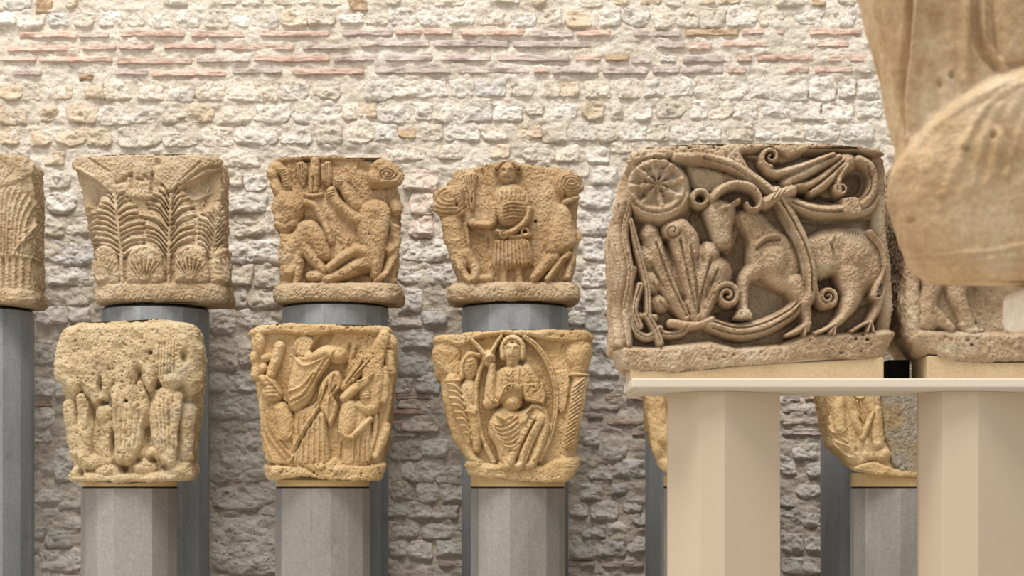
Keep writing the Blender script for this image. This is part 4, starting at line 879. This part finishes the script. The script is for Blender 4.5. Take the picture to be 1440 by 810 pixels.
mk('figure_capital', 'ochre capital patched with grey stone seen between the beige pillars', GRP_N, {'block': M['golden'], 'grey_infill': M['infill']}, YN, DN,
   [(455, 1148), (520, 1156), (555, 1163), (600, 1170), (640, 1177), (655, 1194), (672, 1204)], [(455, 1380), (555, 1366), (640, 1352), (672, 1326)],
   [(1148, 456), (1380, 456)], [(1160, 655), (1200, 662), (1260, 671), (1380, 672)], -6, carve_infill, seed=31, corner=24, rough=(1.0, 12), fine=0.5, sidebg=0.5)
def carve_sliver(R):
    R.view(840, 500, 2.613); B = R.base
    R.part('drapery')
    for k in range(6):
        R.s([(205 + k * 62, -100, 24), (225 + k * 60, 160, 26), (250 + k * 58, 300, 30)], 26, 10, B)
        R.a([(190 + k * 62, 100), (215 + k * 60, 260), (245 + k * 58, 380)], 8, 3)
    R.s([(195, 150), (205, 260), (215, 370)], 20, 9, B)
    R.part('base_rim'); R.s([(190, 380), (240, 410), (420, 420), (620, 400)], 34, 9, B)
mk('figure_capital', 'ochre capital showing only a sliver beside the beige pillar under the ram', GRP_N, {'block': M['golden']}, YN, DN,
   [(455, 893), (545, 908), (600, 912), (640, 918), (655, 926), (672, 934)], [(455, 1105), (555, 1090), (640, 1078), (672, 1062)],
   [(893, 456), (1105, 456)], [(905, 650), (930, 665), (1000, 672), (1100, 668)], -6, carve_sliver, seed=33, corner=22, rough=(1.0, 12), fine=0.5, sidebg=0.5, res=1.4)
# sand-coloured mortar beds between near capitals and columns
for r, (pa, pb, yt) in zip([o for o in C.objects if o.type == 'EMPTY' and o.get('group') == GRP_N], ((118, 249, 676), (388, 519, 668), (661, 793, 668), (1198, 1330, 664), (934, 1062, 668))):
    Yc = 8.0; rad = 0.5 * (pb - pa) * 7.8 / F + 0.006; xc = ((pa + pb) / 2 - PX) * 7.8 / F
    xc = {0: (183 - PX), 1: (454 - PX), 2: (728 - PX), 3: (998 - PX), 4: (1264 - PX)}[[118, 388, 661, 934, 1198].index(pa)] * Yc / F
    zt = EYE - (yt - HY) * 7.78 / F
    v, f = prism([(xc + rad * math.cos(t * math.pi / 32), Yc + rad * math.sin(t * math.pi / 32)) for t in range(64)], ZF, zt)
    mesh_py('mortar_bed', v, f, M['bed'], r, r.location, bevel=0.004)

# ------------------------------------------------------------------ blocks on the shelf
YB = 5.80
def carve_ram(R):
    R.view(840, 180, 2.132); B = R.base
    R.part('block')
    for q in ([(600, 185), (650, 172), (700, 198), (740, 196), (720, 212), (650, 206)], [(735, 160), (765, 130), (800, 128), (806, 165), (780, 195), (752, 200)], [(640, 468), (680, 452), (720, 440), (735, 500), (700, 540), (650, 520)]): R.p(q, B - 14, 8, B, mode='min')
    for q in ([(280, 215), (330, 240), (345, 310), (400, 370), (440, 300), (460, 410), (430, 470), (380, 440), (330, 330), (290, 300)], [(470, 450), (540, 480), (600, 500), (590, 530), (500, 570), (450, 560), (455, 500)], [(590, 262), (700, 276), (830, 262), (850, 310), (780, 290), (690, 292), (625, 318)], [(640, 470), (740, 450), (735, 540), (690, 590), (640, 590)], [(770, 540), (840, 520), (810, 590), (740, 600)], [(270, 95), (420, 125), (440, 160), (360, 170), (300, 190)], [(420, 520), (450, 560), (400, 590), (330, 570)]): R.p(q, B - 9, 12, B, mode='min')
    R.part('ledge')
    R.p([(-60, 665), (60, 645), (170, 650), (340, 630), (420, 650), (560, 640), (620, 612), (760, 606), (880, 596), (960, 590), (960, 800), (-60, 800)], 26, 24, B, sm=False)
    R.pits(50, 80, 880, 620, 730, 9, 2.4, 6); R.e(800, 618, 9, 7, -6, mode='add', p='cos'); R.e(778, 632, 8, 7, -5, mode='add', p='cos'); R.e(812, 634, 9, 8, -6, mode='add', p='cos')
    R.part('upper_band'); R.p([(-60, 20), (960, 20), (960, 80), (850, 84), (760, 62), (640, 64), (575, 92), (520, 62), (440, 74), (475, 135), (400, 104), (330, 86), (240, 88), (140, 92), (60, 115), (-60, 125)], 25, 16, B, sm=False); R.pits(60, 60, 480, 45, 100, 10, 2.6, 16)
    R.p([(265, 96), (350, 110), (430, 135), (455, 165), (420, 185), (350, 190), (300, 180)], 12, 20, B)
    R.p([(420, 70), (620, 70), (560, 100), (500, 90)], 14, 10, B); 
    R.part('acanthus')
    R.s([(158, 300, 26), (185, 380, 44), (225, 470, 46), (272, 565, 22)], 40, 22, B); R.e(160, 312, 34, 34, 24, B)
    R.e(158, 385, 32, 50, 22, B, rot=-20); R.e(168, 455, 32, 46, 22, B, rot=-25); R.e(192, 520, 36, 32, 22, B)
    R.s([(248, 300, 34), (262, 380, 50), (280, 470, 50), (300, 565, 26)], 48, 26, B)
    R.e(240, 300, 50, 36, 29, B, rot=-15); R.s([(255, 290, 30), (282, 325, 30), (288, 370, 26)], 28, 28, B); R.spiral(228, 306, 22, 6, -4, 1.2, 0, 1, mode='add')
    R.e(335, 375, 40, 46, 26, B, rot=20); R.e(360, 428, 54, 54, 27, B); R.s([(332, 390, 36), (312, 480, 36), (302, 560, 22)], 34, 25, B); R.s([(372, 450, 30), (335, 510, 28), (312, 568, 20)], 26, 25, B)
    R.spiral(392, 500, 38, 16, 28, 1.7, 200, 1, B); R.s([(318, 565), (338, 525), (358, 492)], 20, 26, B)
    for q in ([(250, 335), (278, 460), (300, 558)], [(282, 350), (298, 460), (306, 552)], [(178, 340), (222, 460), (270, 560)], [(205, 360), (240, 460), (282, 558)], [(345, 385), (318, 480), (305, 552)], [(362, 425), (330, 505)]): R.g(q, 6.5, 4.2)
    R.g([(208, 335), (240, 420), (266, 510)], 15, 10); R.g([(318, 330), (322, 400)], 9, 6)
    for q in ([(160, 400), (200, 470)], [(170, 465), (215, 520)], [(192, 520), (235, 556)]): R.g(q, 7, 4)
    R.part('stem')
    R.s([(238, 82, 20), (330, 85, 22), (410, 108, 22), (480, 152, 22), (545, 205, 22)], 22, 29, B); R.g([(320, 88), (405, 112), (475, 158), (535, 205)], 6, 5)
    R.s([(540, 190), (585, 270), (620, 345), (640, 420), (640, 490), (622, 525)], 27, 31, B)
    for d in (-9, 8): R.g([(535 + d, 205), (580 + d, 280), (614 + d, 350), (634 + d, 420), (636 + d, 490)], 5, 5)
    R.s([(565, 215), (640, 240), (700, 246), (765, 240)], 25, 29, B); R.g([(585, 222), (640, 243), (700, 250), (750, 246)], 6, 5)
    R.s([(765, 240, 24), (812, 215, 22), (836, 165, 22), (825, 115, 22), (790, 90, 20)], 22, 27, B); R.g([(770, 226), (812, 200), (828, 160), (815, 115)], 5, 5); R.s([(770, 250), (820, 240), (850, 205)], 14, 24, B)
    R.s([(340, 585, 24), (420, 608, 30), (500, 595, 30), (580, 555, 28), (620, 515, 24)], 28, 27, B)
    for d in (-9, 9): R.g([(350, 588 + d), (420, 607 + d), (500, 594 + d), (580, 553 + d), (612, 520 + d)], 5, 5)
    R.s([(225, 582), (290, 590), (345, 572)], 17, 27, B)
    R.s([(650, 440), (660, 490), (682, 528, 15), (715, 520, 14)], 16, 24, B); R.spiral(695, 503, 27, 12, 25, 1.5, 60, -1, B)
    R.part('stem_tie'); R.s([(505, 222), (545, 200), (585, 185)], 22, 35, B)
    for k in range(3): R.g([(512 + k * 14, 232 - k * 8), (545 + k * 14, 182 - k * 2)], 4, 3)
    R.part('stem_knot'); R.p([(735, 205), (785, 205), (795, 255), (760, 268), (735, 255)], 31, 10, B)
    R.part('palmette')
    R.spiral(522, 84, 30, 13, 29, 1.4, 90, 1, B); R.s([(498, 100, 15), (535, 132, 18), (620, 112, 18), (710, 78, 14)], 17, 28, B)
    R.s([(572, 160, 20), (640, 125, 20), (728, 82, 14)], 18, 26, B); R.s([(585, 172, 16), (655, 160, 20), (738, 95, 14)], 18, 25, B); R.s([(645, 190, 14), (690, 160, 18), (745, 105, 12)], 17, 26, B)
    R.s([(730, 190, 14), (728, 150, 14), (752, 110, 12)], 14, 27, B); R.spiral(735, 178, 20, 9, 27, 1.3, 200, -1, B); R.e(752, 95, 42, 34, 25, B)
    for q in ([(560, 142), (640, 110), (720, 78)], [(590, 165), (650, 145), (735, 88)], [(640, 182), (690, 145), (742, 98)]): R.g(q, 5, 4)
    R.part('ram')
    R.p([(398, 255), (440, 232), (492, 238), (535, 280), (590, 330), (615, 400), (612, 480), (585, 495), (530, 475), (485, 440), (452, 405), (452, 330), (425, 290)], 19, 34, B, dome=5)
    R.e(535, 392, 66, 82, 29, B, rot=-15); R.a([(478, 348), (508, 325), (548, 320)], 9, 4); R.g([(480, 362), (512, 338), (550, 333)], 6, 3.5)
    R.g([(445, 270), (470, 330)], 8, 2)
    R.s([(485, 415, 34), (448, 445, 22), (442, 500, 17), (444, 550, 17)], 24, 25, B); R.p([(425, 540), (460, 540), (470, 570), (412, 572)], 26, 8, B)
    R.s([(595, 460, 36), (618, 510, 28), (632, 560, 20), (630, 600, 16)], 28, 28, B); R.s([(635, 585, 16), (600, 608, 14), (570, 620, 8)], 12, 29, B); R.s([(625, 600), (622, 618)], 9, 30, B)
    R.p([(620, 325), (680, 296), (740, 288), (805, 300), (852, 340), (876, 400), (872, 470), (830, 480), (800, 510), (755, 490), (722, 440), (680, 452), (648, 440), (630, 390)], 20, 40, B, dome=4)
    R.e(775, 378, 78, 92, 28, B, rot=10); R.g([(702, 345), (715, 400), (738, 440)], 8, 4); R.a([(710, 320), (700, 350), (716, 405), (740, 445)], 8, 3)
    for k in range(6): R.g([(742 + k * 9, 296), (744 + k * 9, 318)], 3, 2)
    R.s([(765, 430, 50), (772, 500, 36), (742, 560, 20), (712, 590, 16)], 36, 28, B)
    for q in ([(715, 585), (690, 600), (655, 615)], [(715, 590), (700, 612)], [(715, 588), (712, 615)]): R.s(q, 9, 29, B)
    R.s([(868, 480, 20), (845, 540, 16), (822, 580, 13)], 17, 24, B)
    for q in ([(822, 578), (795, 590), (765, 608)], [(822, 580), (812, 608)], [(824, 580), (830, 606)]): R.s(q, 8, 28, B)
    R.s([(820, 310), (858, 360), (866, 420), (840, 470), (832, 500)], 13, 30, B); R.spiral(842, 492, 20, 9, 27, 1.3, 0, 1, B)
    R.g([(835, 330), (872, 400), (858, 450)], 5, 4)
    R.part('ram_head')
    R.p([(318, 245), (345, 205), (400, 212), (425, 240), (412, 300), (410, 352), (392, 360), (358, 355), (338, 300)], 24, 26, B, dome=4)
    R.a([(375, 240), (400, 232), (420, 222)], 10, 4); R.e(385, 245, 11, 8, -4, mode='add', p='cos'); R.e(386, 246, 6, 4, 2.5, mode='add', p='cos'); R.s([(398, 235), (425, 215)], 12, 30, B); R.g([(402, 232), (420, 220)], 5, 3)
    R.g([(362, 345), (405, 345)], 4, 2.5); R.a([(345, 230), (365, 300), (378, 350)], 12, 2.5); R.e(398, 338, 6, 5, -3, mode='add', p='cos')
    R.part('horn')
    R.s([(345, 212, 14), (372, 182, 17), (420, 166, 17), (468, 180, 17), (490, 215, 14), (480, 240, 12), (458, 242, 10), (448, 225, 8)], 15, 34, B)
    R.ring(312, 206, 22, 22, 12, 27, B)
    for k in range(9): R.g([(372 + k * 13, 158 + abs(k - 4) ** 2 * 1.2), (376 + k * 12, 188 + abs(k - 4) ** 2)], 2.2, 1.2)
    R.part('rosette')
    R.e(182, 205, 118, 92, 22, B, p='flat'); R.e(180, 172, 112, 100, 27, B, p='flat');
    R.e(180, 168, 86, 76, -11, mode='add', p='flat'); R.ring(180, 172, 100, 88, 13, 3.5, mode='add', p='cos')
    for k in range(8):
        t = math.radians(45 * k + 80); R.a([(182 + 12 * math.cos(t), 165 + 10 * math.sin(t), 7), (182 + 50 * math.cos(t), 165 + 44 * math.sin(t), 17), (182 + 72 * math.cos(t), 165 + 62 * math.sin(t), 13)], 16, 8)
        R.g([(182 + 22 * math.cos(t), 165 + 20 * math.sin(t)), (182 + 66 * math.cos(t), 165 + 58 * math.sin(t))], 4, 1.5)
    R.e(182, 165, 16, 14, 7, mode='add', p='cos')
    R.p([(85, 90), (200, 75), (215, 120), (180, 150), (150, 190), (95, 215), (75, 150)], 6, 30, mode='add'); R.pits(80, 85, 215, 80, 205, 10, 3.4, 7)
    R.part('interlace')
    for k, q in enumerate(([(100, 275, 14), (125, 370, 15), (150, 470, 14), (155, 560, 14)], [(60, 180, 14), (45, 300, 14), (75, 420, 14), (60, 560, 14)], [(85, 260, 12), (70, 360, 12), (95, 470, 12), (100, 560, 12)], [(40, 220), (15, 330), (35, 460), (20, 620)], [(110, 420), (95, 500), (105, 590), (150, 625), (190, 600)], [(150, 560), (195, 612), (250, 612), (275, 588)], [(150, 560), (175, 600), (190, 640)], [(0, 180), (-15, 330), (0, 470), (-10, 640)], [(-30, 200), (-35, 400), (-30, 640)], [(130, 470), (112, 540), (128, 590)], [(70, 500), (85, 560), (70, 640)])):
        R.s(q, 16, 27 - (k % 3) * 3, B); R.g([p[:2] for p in q], 4, 3.5)
    R.s([(130, 560), (175, 565)], 14, 24, B)
    for k in range(9):
        x = -20 - k * 42; R.s([(x, 120, 14), (x - 18, 260, 16), (x + 20, 400, 18), (x - 10, 540, 16), (x, 650, 14)], 17, 12 - k % 2 * 4, -12)
    for k, x in enumerate((4, 30, 56, 84)): R.s([(x + 10, 215, 10), (x - 8, 320, 14), (x + 14, 430, 16), (x - 6, 540, 14), (x + 6, 645, 12)], 14, 15 - k % 2 * 3, -13); R.g([(x + 10, 225), (x - 8, 320), (x + 14, 430), (x - 6, 540)], 4, 3)
    for k in range(5): R.e(-60 - k * 80, 330 + (k % 2) * 120, 34, 46, 12, -12)
    R.part('block'); R.e(303, 213, 10, 10, -16, mode='add', p='cos'); R.e(459, 222, 8, 8, -10, mode='add', p='cos')
ram = mk('carved_block', 'large brown block carved with a horned ram among stems and a rosette', GRP_S, {'block': M['ram']}, YB, 0.40,
   side(840, 180, 2.132, [(86, 45), (82, 90), (70, 150), (50, 230), (42, 300), (46, 380), (52, 500), (54, 580), (46, 680), (66, 735)]),
   side(840, 180, 2.132, [(892, 45), (898, 90), (902, 300), (918, 420), (922, 560), (912, 640), (882, 700), (876, 735)]),
   Z(840, 180, 2.132, [(60, 92), (95, 62), (200, 50), (400, 44), (700, 46), (850, 60), (900, 70)]), Z(840, 180, 2.132, [(60, 720), (110, 728), (250, 732), (400, 716), (560, 705), (620, 690), (860, 694)]), -28, carve_ram, seed=41, corner=30, rough=(0.9, 13), fine=1.1, sidebg=0.3, edge=8, gain=1.4, subs={'ram_head': 'ram', 'horn': 'ram', 'stem_tie': 'stem', 'stem_knot': 'stem'})
mesh_py('plinth', *box((887 - PX) * 5.815 / F, (1243 - PX) * 5.815 / F, 5.815, 6.04, pz(532, SY0), pz(502, 5.815)), M['plinth'], ram, ram.location, bevel=0.004)

def carve_beast(R):
    R.view(1240, 370, 4.265); B = R.base
    R.part('ledge'); R.p([(60, 420), (150, 430), (230, 392), (400, 398), (700, 410), (1500, 420), (1500, 700), (60, 700)], 18, 40, B, sm=False); R.pits(26, 200, 850, 430, 580, 18, 3, 8)
    R.part('corner_stem'); R.s([(150, -700), (150, 100), (170, 300), (150, 460)], 90, 15, B)
    R.part('beast')
    R.p([(200, -260), (420, -420), (900, -430), (1200, -300), (1250, -60), (1000, 20), (700, 40), (560, 130), (250, 120), (180, -60)], 16, 150, B, dome=5)
    R.s([(300, -20, 90), (310, 140, 64), (290, 240, 56), (300, 330, 60)], 60, 18, B); R.e(290, 340, 80, 66, 16, B); R.s([(320, 290, 50), (370, 340, 44), (430, 385, 28)], 40, 18, B)
    R.s([(480, 0, 90), (460, 160, 66), (490, 260, 50), (520, 340, 46), (540, 395, 44)], 50, 18, B); R.s([(500, 370), (570, 400)], 30, 17, B); R.g([(480, 385), (540, 380)], 8, 2)
    R.e(610, 400, 26, 16, 10, B)
    R.part('block'); R.e(585, 352, 12, 12, -5, mode='add', p='cos'); R.e(545, 490, 16, 14, -6, mode='add', p='cos'); R.e(570, 145, 34, 30, -4, mode='add', p='cos')
bst = mk('carved_block', 'brown block with two carved animal legs half hidden by the foreground stone', GRP_S, {'block': M['ram']}, YB, 0.40,
   [(205, 1276), (380, 1272), (440, 1266), (480, 1272), (502, 1290), (520, 1300)], [(205, 1640), (520, 1640)],
   [(1266, 208), (1640, 208)], Z(1240, 370, 4.265, [(100, 560), (250, 545), (330, 545), (380, 582), (600, 596), (900, 590), (1700, 590)]), -20, carve_beast, seed=47, corner=30, rough=(1.3, 9), fine=0.8, res=1.5, sidebg=0.3, edge=8)
mesh_py('plinth', *box((1304 - PX) * 5.815 / F, (1600 - PX) * 5.815 / F, 5.815, 6.04, pz(532, SY0), pz(500, 5.815)), M['plinth'], bst, bst.location, bevel=0.004)

# ------------------------------------------------------------------ blurred stone in the foreground
YFG = 3.0
def carve_fore(R):
    R.view(0, 0, 1); B = R.base
    R.part('drapery')
    R.p([(1195, -150), (1700, -150), (1700, 250), (1240, 260)], 12, 30, B, sm=False)
    for q, r, h in (([(1292, -150), (1290, 40), (1289, 110), (1293, 190)], 9, 9), ([(1250, -150), (1255, 30), (1268, 110), (1270, 200)], 11, 4), ([(1222, -150), (1230, 60), (1244, 150)], 10, 4), ([(1360, -150), (1357, 40), (1356, 110)], 12, 6), ([(1386, -150), (1382, 30), (1395, 75), (1415, 100)], 8, 5)): R.a(q, r, h)
    R.g([(1282, -150), (1281, 60), (1281, 180)], 9, 8); R.g([(1315, 20), (1318, 100), (1315, 150)], 18, 4); R.g([(1372, -100), (1374, 50), (1400, 95)], 9, 6); R.g([(1240, -100), (1245, 60), (1256, 160)], 7, 3)
    R.p([(1390, -150), (1700, -150), (1700, 60), (1440, 88), (1400, 70)], 8, 26, mode='add')
    R.part('rolled_fold')
    R.p([(1225, 245), (1250, 208), (1292, 180), (1330, 146), (1372, 112), (1440, 84), (1560, 60), (1720, 50), (1720, 380), (1400, 420), (1240, 420), (1215, 330)], 26, 70, B, dome=10)
    for q, r, h in (([(1300, 190), (1345, 150), (1440, 105)], 14, 3), ([(1262, 290), (1275, 330), (1290, 360)], 12, -3), ([(1330, 180), (1300, 230), (1290, 280)], 16, 2.5), ([(1400, 180), (1420, 220), (1450, 250)], 10, -3)): R.a(q, r, h)
    for k in range(7): R.a([(1262 + k * 24, 300 - k * 8), (1276 + k * 27, 225 - k * 12), (1315 + k * 28, 165 - k * 9), (1380 + k * 30, 125 - k * 6)], 8 + k % 3 * 3, 1.6 + k % 2)
    for k in range(4): R.a([(1290, 352 + k * 11), (1360, 360 + k * 10), (1450, 345 + k * 13)], 6, 1.6)
    R.part('block')
    for x, y, r in ((1255, 102, 5), (1339, 105, 7), (1322, 115, 8), (1352, 215, 5), (1388, 196, 7), (1250, 303, 6), (1277, 320, 8), (1311, 308, 5)): R.e(x, y, r, r * 1.3, -5, mode='add', p='cos')
DF = 0.22; _k = (YFG + DF) / YFG
def sil(px): return PX + (px + 6 - PX) * _k             # the outline is drawn by the rear arris of the near side
fore = carved('foreground_capital', {'block': M['fore']}, YFG, DF,
   [(y, sil(x)) for y, x in [(-140, 1170), (0, 1202), (50, 1215), (110, 1228), (170, 1239), (205, 1248), (240, 1246), (280, 1250), (320, 1256), (355, 1268), (375, 1280), (397, 1296)]], [(-140, 1760), (200, 1700), (397, 1640)],
   [(1180, -140), (1760, -140)], [(1230, 352), (1256, 366), (1275, 380), (1310, 390), (1360, 396), (1408, 398), (1700, 398)], -12, carve_fore, seed=53, corner=60, gain=1.5, rough=(2.0, 34), fine=0.3, res=1.5, sidebg=0.3, edge=14, taper=0.0)
tag(fore, 'large blurred honey stone with hanging folds filling the upper right corner', 'capital')
YS0, YS1 = 2.99, 3.15
sb = pz(468, YS1); st = pz(397.5, YFG) - 0.004
def back(px, Y): return (px - PX) * YS1 / F
sup = empty('support_stand', (back(1500, 0), 3.07, 0)); tag(sup, 'pale stand at the frame edge under the big blurred stone', 'stand')
mesh_py('support_block', *box(back(1408, 0), back(1640, 0), YS0, YS1, sb, st), M['support'], sup, sup.location, bevel=0.012)
mesh_py('post', *box(back(1470, 0), back(1600, 0), YS0 + 0.01, YS1 - 0.01, 0, sb), M['support'], sup, sup.location, bevel=0.004)
